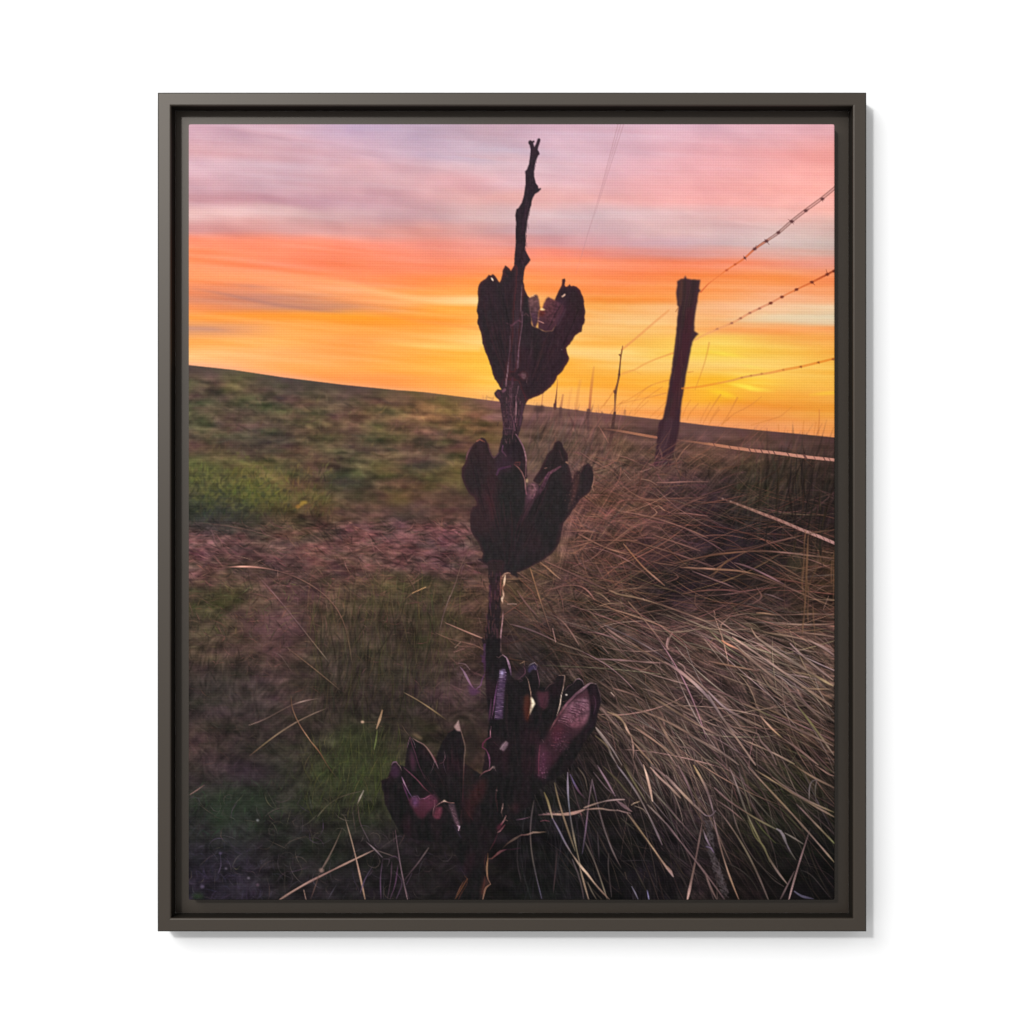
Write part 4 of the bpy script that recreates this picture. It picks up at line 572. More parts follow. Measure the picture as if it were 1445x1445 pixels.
    for p, c, w in ((((270,-10),(380,70),(500,150),(620,225),(740,300),(850,405),(960,470),(1070,555),(1200,625),(1390,775)),((190,146,128),(158,126,112),(170,138,124),(156,126,114),(140,112,96),(120,98,86),(132,106,88),(128,102,84),(136,108,88)),3.8), (((150,30),(220,75),(330,125)),((184,118,80),(206,138,104),(170,118,90)),4.2), (((330,125),(440,210),(590,350),(700,420),(830,500),(900,580),(960,660),(1010,770)),((146,108,86),(140,110,94),(138,110,94),(120,96,80),(128,104,90),(124,104,88),(116,98,82)),3.4), (((1010,775),(1080,850),(1150,950),(1230,1070),(1330,1190),(1420,1330)),((112,108,70),(108,104,58),(104,96,60),(112,96,78),(104,88,74)),3), (((550,0),(640,70),(740,145),(870,200),(1030,310),(1180,430),(1300,480),(1410,545)),((136,112,96),(144,122,104),(146,118,108),(130,112,96),(122,98,84),(136,116,82),(150,128,92)),4), (((925,65),(1000,140),(1090,240),(1160,290),(1250,350),(1410,480)),((188,152,146),(176,142,136),(140,114,100),(130,106,94),(136,108,100),(140,112,92)),3.8), (((1130,20),(1200,60),(1300,110),(1420,195)),((140,112,100),(150,120,112),(140,110,104)),4), (((590,890),(640,950),(690,1010),(770,1090),(830,1130)),((160,124,100),(186,144,118),(164,124,92),(128,112,74)),3.8), (((830,1130),(930,1200),(1080,1310),(1240,1440)),((124,96,84),(130,98,88),(120,92,82)),3.2), (((370,735),(470,780),(600,835),(740,900),(870,970),(1000,1035),(1130,1090),(1260,1150),(1410,1225)),((120,94,78),(116,92,72),(104,98,66),(110,84,74),(116,90,84),(110,86,76),(118,94,78),(122,98,84)),3.4), (((0,610),(60,700),(150,770),(270,870),(380,915),(480,945),(600,1010)),((160,134,136),(158,132,134),(146,120,120),(140,112,104),(136,110,92),(140,114,92)),4), (((0,650),(80,790),(160,920),(250,1050),(330,1150),(430,1300),(530,1440)),((156,130,130),(130,108,104),(124,100,88),(140,112,96),(134,108,94),(128,104,90)),4.2), (((400,1160),(500,1205),(620,1245),(740,1305),(850,1360),(970,1430)),((124,100,84),(140,112,92),(150,122,104),(138,112,96),(120,106,76)),3.6), (((0,1200),(120,1280),(250,1370),(340,1440)),((120,98,92),(118,98,86)),3.8), (((0,265),(100,280),(200,310),(320,330),(560,375)),((118,84,74),(122,90,68),(128,96,74),(120,86,76)),2.8), (((0,570),(120,610),(240,660),(380,730)),((110,80,76),(112,80,78)),2.8), (((580,380),(620,500),(700,580),(780,650),(870,700)),((108,88,70),(116,96,76),(104,84,68)),2.6), (((1000,670),(1100,760),(1210,860),(1300,930)),((110,88,78),(104,84,72)),3), (((1050,560),(1190,580),(1400,580)),((128,100,78),(140,110,80)),2.6), (((480,60),(560,170)),((150,120,108),(140,110,100)),2.6), (((620,140),(700,240)),((128,104,92),(128,104,92)),2.4), (((700,800),(760,760)),((140,106,94),(120,90,80)),2), (((100,980),(220,1060),(300,1120)),((112,90,80),(116,94,84)),3.2), (((560,1090),(600,1180),(700,1290),(770,1440)),((110,86,80),(112,90,84)),3.4), (((250,1000),(400,1040),(560,1090)),((120,92,80),(124,98,84)),3), (((800,270),(900,320),(960,390)),((96,86,70),(90,80,62)),3)):
        L(zd, p, w, c, .92, 1.0)
    for p, c, w in ((((600,0),(690,150),(780,310)),((124,100,110),(132,104,118),(120,94,104)),3), (((800,0),(880,100),(960,200),(1060,350),(1130,530),(1200,660),(1260,810)),((120,106,116),(124,112,116),(104,92,92),(112,98,90),(120,106,104),(100,86,92),(84,70,74)),3), (((870,0),(940,120),(1010,230),(1100,380)),((92,86,58),(92,88,58),(88,78,64)),2.6), (((1110,400),(1240,530),(1340,640),(1445,780)),((112,98,88),(112,94,92),(104,80,80)),2.8), (((1070,-5),(1105,110),(1135,230),(1162,365)),((206,164,138),(216,176,150),(206,164,138),(212,176,152)),3.6), (((905,490),(980,580),(1060,690),(1180,860),(1270,1000),(1365,1125)),((124,100,88),(120,98,70),(146,120,88),(150,122,92),(146,116,96),(140,112,112)),(3.2,3.6,3.6,4,5)), (((548,140),(520,280),(495,420),(505,580),(470,730),(445,900)),((96,80,84),(98,78,86),(108,84,86),(100,76,98),(76,64,76),(64,58,76)),2.4), (((545,150),(590,330),(620,480),(660,690),(750,880),(800,970),(842,1045)),((92,74,82),(78,62,76),(92,78,78),(98,84,82),(92,80,80),(88,72,68)),(2.6,2.2,2.8,3,2.6)), (((475,780),(540,900),(590,1010),(620,1120),(650,1220),(700,1365)),((60,54,50),(76,68,60),(84,74,64),(96,88,70),(108,94,76)),2.8), (((440,1040),(520,1150),(600,1240),(660,1310),(725,1370)),((150,126,104),(138,112,92),(130,104,86),(124,96,80)),3), (((420,1040),(450,1150),(480,1260),(512,1370)),((150,130,106),(146,122,98),(150,124,100)),3.6), (((345,960),(400,1100),(440,1240),(460,1370)),((70,62,64),(76,66,66),(84,68,70)),2.8), (((500,1190),(540,1280),(590,1365)),((92,84,70),(96,86,70)),2.4), (((950,1235),(985,1300),(1015,1365)),((96,94,112),(134,128,146),(110,104,124)),3.2), (((1108,1275),(1118,1330),(1125,1368)),((104,98,144),(120,116,160),(110,108,140)),(2.4,4.4)), (((600,680),(610,830),(620,980)),((66,58,62),(58,50,54)),2.2), (((715,900),(712,1050),(745,1340)),((58,52,50),(54,46,46)),2.4), (((880,1090),(900,1160)),((76,64,48),(60,52,42)),2), (((840,540),(900,590),(970,650)),((70,66,54),(50,46,40)),2.2), (((840,975),(950,970),(1110,968),(1160,985)),((48,44,44),(62,56,60),(50,46,50)),1.3), (((180,860),(170,1050),(150,1300)),((46,38,40),(48,40,42)),2.2), (((1140,20),(1240,130),(1340,220),(1445,330)),((150,116,104),(152,122,108),(140,114,96)),4.4), (((1150,0),(1290,110),(1445,300)),((112,88,84),(118,92,86)),3), (((1170,260),(1300,410),(1445,580)),((92,84,72),(96,88,74)),3), (((560,70),(700,240),(790,310)),((76,62,64),(80,64,70)),2.4), (((660,10),(800,150),(900,270),(980,350)),((84,74,52),(84,78,52),(62,56,44)),2.6), (((400,20),(470,120),(500,250)),((70,62,50),(76,64,56)),2.4)):
        L(zb, p, w, c, .92, 1.0)
    for p, c, w in ((((0,85),(70,165),(140,245),(220,320),(290,390),(335,425)),((150,122,114),(150,122,112),(136,112,90),(130,106,96),(120,96,92)),3.8), (((100,0),(160,110),(215,240),(240,325)),((124,96,94),(110,84,86),(92,72,74)),3.4), (((235,0),(265,60),(310,120),(350,200),(385,300),(402,400)),((150,126,82),(160,132,96),(140,114,98),(118,94,92),(120,98,100),(112,92,98)),4.2), (((320,415),(340,440),(375,450),(405,430),(420,385)),((128,108,116),(118,98,108),(112,92,98)),3.2), (((305,490),(285,600),(270,720),(240,870),(205,1010),(180,1145)),((120,92,90),(136,108,100),(116,88,84),(130,102,90),(150,118,108),(160,128,116)),(2.4,3.6,3.4,4,4.6)), (((400,430),(430,600),(470,740),(520,900),(560,1020),(620,1145)),((110,88,88),(112,90,88),(116,90,76),(140,112,94),(140,110,82),(120,88,72)),3), (((0,330),(120,475),(200,570),(260,640)),((84,66,68),(92,70,72),(88,64,70)),2.8), (((0,490),(130,655),(240,800),(330,920),(420,1010),(500,1145)),((96,78,80),(98,76,78),(92,72,72),(88,68,66),(84,64,66)),3.2), (((540,20),(590,110),(625,230),(650,360),(715,490),(780,600),(840,720),(885,830),(950,930),(1030,1010)),((112,88,86),(120,102,98),(104,94,84),(96,88,72),(96,92,62),(98,92,58),(96,86,62),(110,92,84),(112,94,84)),3.2), (((620,60),(670,220),(720,390)),((80,68,66),(86,76,62),(86,80,60)),2.4), (((695,10),(760,80),(840,170),(920,250),(1000,330),(1100,450),(1200,555),(1310,680),(1430,825)),((140,110,96),(146,118,98),(136,112,84),(128,106,78),(134,108,90),(124,102,84),(130,106,94),(120,98,86),(116,104,74)),3.6), (((760,40),(850,100),(930,140),(1010,195),(1080,240),(1180,310),(1260,330),(1430,440)),((120,96,76),(140,116,84),(134,112,80),(150,122,96),(126,106,78),(120,98,84),(116,96,74)),3.2), (((900,100),(1040,190),(1130,290),(1250,330),(1430,400)),((112,88,72),(128,102,88),(140,112,106),(124,104,84),(104,92,62)),2.8), (((1110,330),(1180,400),(1250,480),(1340,570),(1432,665)),((104,84,84),(128,100,94),(116,98,80),(104,92,66),(104,110,64)),3.4), (((1085,-5),(1150,40),(1240,112),(1340,145),(1430,190)),((128,100,80),(132,104,80),(120,96,78),(112,88,72)),3.2), (((1270,0),(1390,80),(1430,90)),((118,90,78),(116,88,76)),3), (((640,375),(720,430),(790,470),(870,510),(940,545)),((112,92,72),(108,96,68),(104,96,66),(96,90,72)),3.2), (((1010,575),(1090,620),(1165,668)),((100,92,84),(92,84,76)),2.8), (((940,540),(990,540),(1010,570),(985,640),(1040,730),(1100,800)),((104,98,100),(108,100,104),(92,86,86),(100,92,100),(84,78,72),(80,76,62)),(5,6,3,3,2.4)), (((440,370),(530,480),(610,600),(670,700),(740,830),(800,950),(870,1145)),((112,88,84),(104,84,76),(100,86,68),(96,88,68),(100,84,72),(96,80,74),(88,74,68)),3.2), (((410,190),(520,290),(620,360),(700,410)),((120,92,90),(122,92,88),(112,88,72)),3), (((420,290),(540,370),(660,470)),((104,80,78),(104,80,72)),2.8), (((1222,545),(1180,680),(1120,850),(1080,980),(1042,1145)),((120,96,94),(124,98,98),(120,94,92),(150,120,116),(156,126,122)),(1.6,3,4,4)), (((1090,900),(1030,1020),(970,1140)),((92,74,74),(84,68,68)),3), (((1290,120),(1240,135),(1218,190),(1215,290)),((110,100,100),(112,102,102),(92,82,76)),2.8), (((1280,130),(1268,190),(1270,280)),((112,102,98),(80,72,62)),2.6), (((700,470),(760,610),(830,690),(880,820)),((92,88,54),(96,92,56),(90,84,60)),3), (((760,470),(830,560),(930,660)),((80,84,44),(80,84,46)),2.6), (((980,370),(1080,480),(1160,560)),((64,66,40),(60,60,40)),2.6), (((330,910),(380,1040),(430,1140)),((92,72,66),(110,86,80)),3), (((1150,890),(1240,940),(1390,1120)),((52,46,44),(48,42,42)),2), (((780,820),(900,960),(1000,1030)),((66,58,50),(64,54,52)),2.2), (((1090,1070),(1150,1110),(1250,1135)),((92,88,110),(84,80,104),(60,56,72)),4), (((10,860),(40,900),(60,945)),((120,92,70),(132,104,96),(140,116,112)),5)):
        L(zc, p, w, c, .92, 1.0)
    # a frayed old clump running up the lower right
    root = smooth_line(zc((350,465),(360,560),(375,700),(410,820),(440,920),(475,1010),(500,1080)), 2.0)
    for x, y in root:
        for _ in range(3):
            a = rng.uniform(-1.3, 1.3)
            stroke([(x+rng.uniform(-6,6), y+rng.uniform(-4,4)), (x+rng.uniform(-6,6)+2, y+rng.uniform(2,9))], rng.uniform(1,2.4), np.array([1, .86, .9])*rng.uniform(44, 104), .45, 1.1)
    for p, c, w in ((((315,545),(340,620),(370,680)),((120,98,100),(172,150,164),(120,98,120)),4), (((340,690),(380,700),(405,740)),((104,88,124),(120,100,130),(96,78,104)),4)):
        L(zc, p, w, c, .8, 1)
    # the bent seed head low down, and thin stems beside the stalk foot
    for p, c, w in ((((0,505),(60,500),(120,490),(190,500),(260,510),(330,490),(400,495),(470,450)),((96,66,78),(140,104,104),(164,130,116),(176,140,120),(140,108,92),(146,112,98),(150,112,100),(150,118,100)),(2.6,3.2,4,4.4,5,5.5,4)), (((465,432),(530,405),(620,370),(720,352),(800,338),(875,348)),((170,140,120),(160,130,112),(140,116,110),(146,120,116),(160,132,126)),(3.4,3,2.6,3,4)), (((480,450),(620,440),(720,455),(800,460)),((140,106,92),(150,122,104),(128,104,98)),2.4), (((800,360),(850,400),(920,450),(950,470)),((130,100,100),(128,98,104),(132,100,100)),(7,10,9,4)), (((800,455),(870,475),(935,490)),((176,140,132),(150,118,116)),3), (((945,405),(975,385),(1010,375),(1030,365)),((176,150,120),(160,134,104)),2.6), (((980,415),(1030,430),(1070,450),(1100,490)),((140,122,100),(156,134,112),(120,106,96)),3), (((20,570),(60,560),(110,570)),((112,60,72),(104,54,66)),2.4)):
        L(zb, p, w, c, .9, 1.0)
    for k in range(70):
        t = rng.uniform(0, 1); x = 30+t*440; y = 500-20*np.sin(t*3)+rng.normal(0, 14)
        L(zb, ((x,y),(x+rng.uniform(-22,22),y+rng.uniform(-14,14))), rng.uniform(1,2.2), (rng.uniform(110,170),rng.uniform(80,125),rng.uniform(75,110)), .5)
    for p, c, w in ((((925,205),(960,290),(985,380),(1010,470)),((110,96,56),(124,108,72),(150,126,110)),4), (((1010,470),(1080,600),(1140,720),(1200,820)),((112,96,116),(132,124,150),(128,118,134),(150,132,124)),3.6), (((1200,820),(1300,960),(1370,1040),(1445,1140)),((150,128,108),(186,158,130),(146,122,100)),3.8), (((1030,105),(1040,200),(1080,330),(1120,450),(1180,640),(1240,800)),((84,74,54),(116,98,70),(136,110,86),(120,100,76),(112,96,72),(116,104,80)),3), (((1040,110),(1130,250)),((70,60,48),(66,58,54)),2.4), (((1165,0),(1158,140),(1160,250),(1185,400),(1200,560),(1240,740),(1290,940)),((124,108,124),(110,102,116),(98,100,112),(110,104,104),(116,104,84),(126,114,86),(150,130,104)),3), (((1190,20),(1240,130),(1290,210),(1345,265)),((112,92,132),(112,96,142),(104,70,92),(70,50,58)),3.6), (((820,285),(780,440),(765,600),(770,800),(820,1000),(900,1290)),((70,62,58),(76,66,70),(72,62,58),(76,70,62),(72,66,76),(84,80,104)),2.4), (((660,640),(650,900),(690,1120)),((48,42,44),(44,38,40)),2), (((1060,780),(1040,1000),(1020,1200)),((52,42,44),(56,42,42)),2.2)):
        L(z8, p, w, c, .92, 1.0)
# ------------------------------------------------------------------ the dried seed stalk
def paint_stalk():
    z1 = Z(680,185,9.031); z2 = Z(660,340,8.028); z3 = Z(650,490,8.028); z4 = Z(640,610,6.881); z5 = Z(640,780,9.031); z6 = Z(640,910,6.568); z7 = Z(530,1010,7.225); z8 = Z(640,1090,7.225)
    D = (46,36,41)
    # --- bare tip
    tip = z1((432,1460),(428,1260),(436,1180),(425,1070),(440,995),(465,980),(510,910),(535,820),(555,680),(555,560),(550,515),(575,485),(600,420),(615,300),(620,240),(610,180),(590,150),(596,128),(618,113),(640,130),(665,117),(675,137),(655,152),(668,205),(690,160),(710,102),(728,88),(748,110),(735,160),(716,212),(712,240),(728,262),(738,292),(718,312),(690,375),(675,450),(665,520),(667,580),(690,665),(715,700),(722,735),(750,724),(755,738),(722,775),(680,800),(650,850),(632,905),(628,945),(600,1040),(578,1150),(560,1290),(556,1460))
    poly(tip, (50,37,47), 1, .55, STEM, col2=(42,33,38), along=(0, 1))
    stroke(z1((575,1000),(540,1100),(520,1300)), 4, (66,40,54), .35, 2); stroke(z1((590,540),(600,650)), 3, (40,36,38), .5, 2)
    poly(z1((432,1440),(556,1440))+z2((655,40),(650,100),(685,165),(712,215),(690,250),(655,290),(640,340),(628,420),(622,510),(610,640),(540,640),(500,520),(490,345),(525,285),(532,150),(543,40)), (46,35,41), 1, .55, STEM, col2=(46,36,41), along=(0, 1))
    # --- upper pair of pods
    podl = z2((545,250),(525,285),(490,345),(472,312),(440,288),(426,276),(420,290),(403,320),(395,370),(378,440),(360,472),(325,418),(285,374),(262,393),(238,384),(200,430),(150,462),(125,500),(115,560),(120,640),(112,720),(103,800),(118,870),(107,910),(130,990),(155,1060),(165,1130),(185,1210),(225,1310),(245,1370),(268,1440))+z3((352,250),(385,360),(440,445),(465,482),(500,520),(640,560),(660,300),(650,0))+z2((640,900),(640,500))
    podr = z2((600,480),(625,515),(650,560),(680,625),(700,660),(700,800),(730,960),(800,990),(880,1028),(960,1018),(1000,950),(990,690),(985,672),(1020,590),(1045,540),(1065,500),(1070,435),(1104,425),(1100,512),(1120,520),(1146,502),(1155,488),(1168,512),(1225,515),(1275,560),(1310,650),(1318,720),(1332,790),(1322,860),(1322,930),(1300,960),(1290,1030),(1220,1068),(1190,1120),(1140,1185),(1118,1208))+z3((1195,0),(1205,60),(1230,130),(1220,160),(1180,220),(1160,262),(1095,325),(1080,370),(1020,452),(935,526),(850,562),(775,590),(740,640),(600,560),(600,0))
    poly(rough(podl, .32, 3), D, 1, .6, POD1, col2=(43,34,38), along=(.2, 1))
    poly(rough(podr, .32, 3), (47,36,41), 1, .6, POD1, col2=(50,32,40), along=(1, .2))
    poly(z2((640,600),(700,640),(720,900),(640,950)), (44,36,39), 1, .6, POD1)
    # thin papery walls the light comes through
    poly(z2((685,640),(740,632),(757,606),(790,614),(808,670),(816,730),(824,765),(806,800),(800,900),(770,985),(735,965),(712,860),(690,740)), (104,72,70), 1, .9, POD1, col2=(64,42,54), along=(0, 1))
    poly(z2((845,766),(858,720),(872,690),(890,652),(912,634),(945,650),(985,672),(1040,700),(1085,730),(1080,790),(1050,860),(1005,950),(960,1020),(880,1030),(800,992),(796,905),(806,830),(812,782),(875,782)), (100,56,58), 1, .9, POD1, col2=(66,40,52), along=(0, 1))
    poly(z2((820,785),(880,790),(860,850),(815,850)), (118,48,38), .7, 1.6); poly(z2((720,800),(780,840),(760,960)), (84,54,80), .5, 2)
    poly(z2((885,690),(960,680),(1060,760),(980,940),(900,920)), (98,58,66), .5, 3); poly(z2((985,680),(1120,640),(1100,800),(1020,980),(985,900)), (70,44,58), .6, 3)
    stroke(z2((700,635),(750,612),(762,604)), 1.2, (240,180,120), .8, .7); stroke(z2((800,905),(860,930)), 1.6, (176,124,116), .8, .7); stroke(z2((720,628),(755,625)), 1, (206,150,116), .7, .7)
    poly(z2((822,768),(842,762),(878,775),(870,785),(824,784)), (255,216,160), 1, .7)
    poly(z2((262,418),(275,415),(293,445),(286,458),(272,440)), (255,206,180), 1, .55); poly(z2((1060,628),(1085,615),(1098,600),(1110,602),(1098,620),(1070,640)), (255,206,176), .95, .55)
    for p, c, w, a in ((((610,530),(608,640),(604,720),(598,795)), (126,92,102), 1.2, .7), (((622,800),(616,960),(600,1060),(582,1180),(566,1300),(562,1400)), (104,72,84), 1.2, .75), (((480,1080),(486,1180),(470,1300),(458,1445)), (92,66,78), 1.4, .7), (((530,1180),(548,1330),(556,1440)), (96,64,74), 2, .5), (((490,960),(540,920),(590,890)), (86,50,66), 3, .5), (((690,850),(660,820),(640,840)), (92,60,68), 2, .5), (((740,1020),(726,1160),(715,1290)), (66,46,54), 2, .6), (((1110,770),(1060,880),(1010,960)), (78,56,66), 2, .4), (((1025,1130),(1018,1250)), (66,46,52), 1.6, .5), (((420,370),(450,400)), (70,44,52), 3, .5), (((240,560),(300,620),(330,760)), (54,38,46), 10, .4), (((280,900),(320,1010)), (56,40,46), 8, .4), (((1200,900),(1150,1100)), (58,38,46), 10, .4), (((760,1040),(800,1300)), (42,34,36), 14, .5), (((1220,640),(1240,800)), (46,34,36), 14, .5)):
        stroke(z2(*p), w, c, a, .9 if w < 4 else 5)
    # the stem runs on in front of the two pods
    stroke(z2((600,330),(590,500),(575,640),(560,800),(550,960),(540,1150),(520,1330),(505,1445)), (9,8.5,8.5,8,7.5,7.5,8,8), [(50,37,43),(52,38,44),(56,40,46),(60,42,49),(66,46,54),(66,45,53),(64,44,52),(62,43,50)], .85, 2.2, STEM)
    stroke(z2((615,500),(607,640),(602,760),(612,860),(606,1000),(590,1130),(572,1280),(562,1445)), 1.5, [(104,74,84),(112,82,90),(104,74,84),(84,56,66),(100,70,80),(104,74,84),(100,70,80),(96,66,76)], (.5,.8,.7,.5,.8,.7,.8,.7), 1.1)
    stroke(z2((500,960),(535,930),(575,900),(600,915)), 2.4, (92,58,70), .7, 1.3); stroke(z2((440,930),(480,950),(490,990)), 1.8, (80,50,60), .6, 1.2)
    stroke(z2((495,1000),(478,1120),(470,1250),(455,1445)), 1.4, (82,58,68), .6, 1.2); stroke(z2((545,1000),(525,1200),(520,1440)), 2, (46,34,40), .7, 1.4)
    spot(*z2((1065,1232))[0], .8, .8, (150,130,140), .6, .5)
    # --- stem between the pods
    st = z3((480,380),(465,480),(420,475),(395,500),(378,522),(394,560),(430,592),(455,640),(468,760),(482,900),(478,1000),(448,1090),(430,1180),(560,1300),(700,1300),(690,1130),(655,1050),(640,1010),(660,990),(690,880),(708,800),(714,720),(740,640),(720,560),(650,380))
    poly(rough(st, .55, 3.5), (58,42,47), 1, .6, STEM, col2=(58,40,47), along=(0, 1))
    for p, c, w, a in ((((540,175),(532,280),(520,360),(513,440)), ((110,78,88),(150,112,120),(140,100,108),(96,66,76)), 2, .9), (((660,20),(655,120),(652,230)), ((104,74,86),(124,92,102),(100,70,82)), 1.5, .8), (((625,560),(630,660),(626,760),(622,850)), ((110,78,88),(150,108,116),(156,114,118),(120,82,96)), 1.6, .95), (((655,440),(642,520)), ((120,86,96),(110,76,86)), 1.2, .7), (((560,440),(570,560),(556,660)), ((88,58,68),(92,62,72),(80,54,66)), 4, .7), (((590,350),(585,450)), ((84,54,66),(84,54,66)), 3, .7), (((700,640),(690,760),(670,880)), ((74,46,60),(84,56,72),(84,56,70)), 3, .6), (((500,480),(480,500)), ((104,70,82),(96,60,72)), 4, .8), (((425,520),(440,560)), ((84,50,60),(80,48,60)), 5, .7), (((540,730),(545,850)), ((84,58,70),(70,48,60)), 3, .5), (((500,920),(590,920)), ((92,64,76),(92,64,76)), 1.6, .6), (((500,960),(600,950)), ((56,42,50),(56,42,50)), 1.6, .6), (((510,980),(520,1060),(590,1090)), ((96,62,88),(104,66,96),(86,56,78)), 2, .6), (((600,830),(612,940)), ((116,78,96),(124,84,98)), 2, .7)):
        stroke(z3(*p), w, c, a, .9, STEM)
    poly(z3((680,300),(700,285),(738,290),(746,330),(722,368),(690,345)), (110,76,82), .95, .9, STEM); stroke(z3((660,310),(690,320)), 3, (84,54,64), .7, 1); stroke(z3((752,345),(748,400)), 1, (110,80,84), .6, .8)
    spot(*z3((560,630))[0], 3, 5, (88,60,72), .6, 1.5)
    for k in range(40):
        t = rng.uniform(0, 1); y = 555+t*72; x = 716+rng.normal(0, 6)
        stroke([(x, y), (x+rng.uniform(-1.5, 1.5), y+rng.uniform(2, 7))], 1, (96,66,80) if k % 2 else (40,30,36), .4, .8)
    # --- middle cluster
    body = z4((160,170),(195,115),(225,92),(255,64),(275,50),(305,62),(335,112),(348,170),(370,222),(395,246),(432,205),(470,120),(480,20),(600,20),(615,50),(655,110),(690,190),(706,270),(714,380),(712,450),(700,470),(690,560),(720,520),(770,490),(820,505),(840,520),(900,420),(985,365),(1040,330),(1085,282),(1112,312),(1142,400),(1158,480),(1165,420),(1200,375),(1235,390),(1255,330),(1310,300),(1345,340),(1358,400),(1362,470),(1345,530),(1312,590),(1230,650),(1170,740),(1112,820),(1068,878),(1050,960),(1030,1045),(1000,1120),(940,1190),(850,1250),(740,1310),(650,1352),(612,1362),(632,1402),(618,1412),(575,1388),(540,1364),(495,1366),(462,1398),(448,1460),(345,1460),(342,1340),(338,1302),(282,1266),(234,1238),(246,1226),(276,1225),(286,1180),(262,1120),(230,1050),(190,1000),(166,940),(160,850),(166,780),(188,724),(228,708),(224,670),(200,622),(150,590),(112,520),(82,440),(80,350),(120,282),(140,222))
    poly(rough(body, .3, 3), (44,36,38), 1, .6, POD2, col2=(38,34,36), along=(0, 1))
    poly(z4((770,472),(800,420),(835,372),(882,280),(912,210),(960,162),(985,100),(1020,82),(1050,100),(1072,160),(1108,214),(1112,275),(1085,290),(1060,330),(985,365),(900,420),(840,500),(815,505)), (44,34,36), 1, .6, POD2)
    # lobes: each valve of the pods has its own ink
    poly(z4((160,170),(200,110),(262,75),(320,110),(350,180),(400,250),(430,330),(420,600),(410,760),(380,900),(300,1020),(200,960),(170,850),(190,724),(228,700),(150,590),(90,450),(90,340),(130,250)), (58,36,40), .55, 4)
    poly(z4((180,300),(260,250),(300,420),(280,600),(160,560),(100,430)), (40,35,37), .7, 6); poly(z4((450,420),(620,360),(690,480),(700,700),(640,850),(470,840),(420,700)), (38,36,36), .7, 6)
    poly(z4((430,230),(480,160),(560,180),(600,300),(560,360),(430,400),(410,330)), (60,40,52), .7, 3.5, POD2); poly(z4((500,150),(610,60),(690,200),(700,270),(560,260)), (42,32,38), .8, 2.5)
    poly(z4((720,520),(775,492),(822,512),(832,570),(800,625),(772,700),(722,790),(690,845),(640,900),(622,965),(618,900),(682,780),(694,650)), (92,60,72), .95, 1.4, POD2, col2=(50,34,40), along=(0, 1))
    poly(z4((730,500),(775,490),(815,520),(795,580),(750,640)), (118,82,84), .8, 2); stroke(z4((760,500),(800,560),(770,640)), 1.5, (140,94,104), .6, 1)
    stroke(z4((1040,332),(985,365),(930,398),(900,450),(870,520),(835,590),(795,640)), (2,4,5,5,6,5,3), [(104,62,74),(112,70,84),(104,64,80),(96,58,74),(100,62,76),(80,50,62),(60,40,48)], .9, 1.2, POD2)
    poly(z4((880,540),(1040,360),(1120,420),(1140,640),(1050,900),(900,1100),(760,1080),(760,860)), (38,34,35), .6, 6)
    poly(z4((1165,420),(1205,375),(1225,420),(1215,520),(1190,600),(1150,700),(1110,780),(1150,600)), (74,48,46), .85, 2.0); 
    for k in range(46):
        t = rng.uniform(0, 1); spot(*z4((1190-60*t+rng.normal(0, 22), 410+330*t))[0], .9, .7, (120,84,78) if k % 3 else (48,34,36), .6, .6)
    for p, c, w, a in ((((172,145),(140,195),(122,262)), ((92,60,66),(124,82,88),(96,64,70)), 2, .85), (((225,86),(255,70),(300,92)), ((130,84,70),(140,84,70),(96,58,54)), 2, .9), (((335,110),(350,180),(390,250),(440,200)), ((84,52,56),(84,54,62),(92,62,72),(88,58,72)), 1.6, .7), (((590,310),(632,345),(665,390),(690,450),(700,540),(708,600)), ((84,50,50),(124,84,80),(136,92,92),(150,106,102),(140,96,100),(120,74,86)), 1.8, .9), (((600,295),(645,290),(640,320),(600,310)), ((96,50,50),(92,48,48),(88,46,50),(80,42,46)), 2, .7), (((606,20),(640,70),(672,130),(694,200),(706,280),(702,360),(700,430)), ((120,84,96),(130,90,104),(140,100,108),(144,104,110),(120,84,88),(92,62,68),(110,78,78)), (1.2,2,2,1.8,1.4), .95), (((480,130),(470,180),(510,230)), ((104,66,92),(96,60,84),(92,60,72)), 2, .7), (((420,410),(440,360),(550,330)), ((92,56,84),(80,46,76),(84,48,70)), 3, .6), (((1366,420),(1360,480),(1346,530),(1362,572)), ((124,88,78),(150,108,92),(160,116,98),(120,84,74)), 1.6, .9), (((1095,290),(1108,300)), ((150,110,92),(140,100,84)), 2.4, .8), (((1240,300),(1262,280),(1275,300)), ((110,78,70),(120,86,76),(96,66,60)), 2, .8), (((340,640),(372,720),(380,820)), ((66,36,40),(74,38,42),(60,36,40)), 8, .5), (((1050,900),(1020,1050)), ((60,38,44),(58,38,42)), 6, .5), (((885,350),(905,345)), ((120,84,76),(110,76,70)), 1.4, .8), (((1030,180),(1060,270)), ((70,46,50),(70,46,50)), 2, .5)):
        stroke(z4(*p), w, c, a, .9 if not np.isscalar(w) or w < 4 else 5, POD2 if a > .65 else None)
    spot(*z4((712,470))[0], 1.8, 3, (196,158,124), .9, .8)
    # --- stem down to the lower clusters
    st2 = z5((452,120),(452,300),(455,430),(450,600),(440,760),(432,900),(420,1010),(396,1085),(358,1105),(368,1150),(408,1190),(428,1260),(434,1460),(560,1460),(545,1300),(556,1150),(580,1010),(600,860),(612,720),(602,600),(598,440),(588,330),(592,280),(640,120))
    poly(rough(st2, .75, 4), (50,37,39), 1, .6, STEM2, col2=(33,27,30), along=(0, 1))
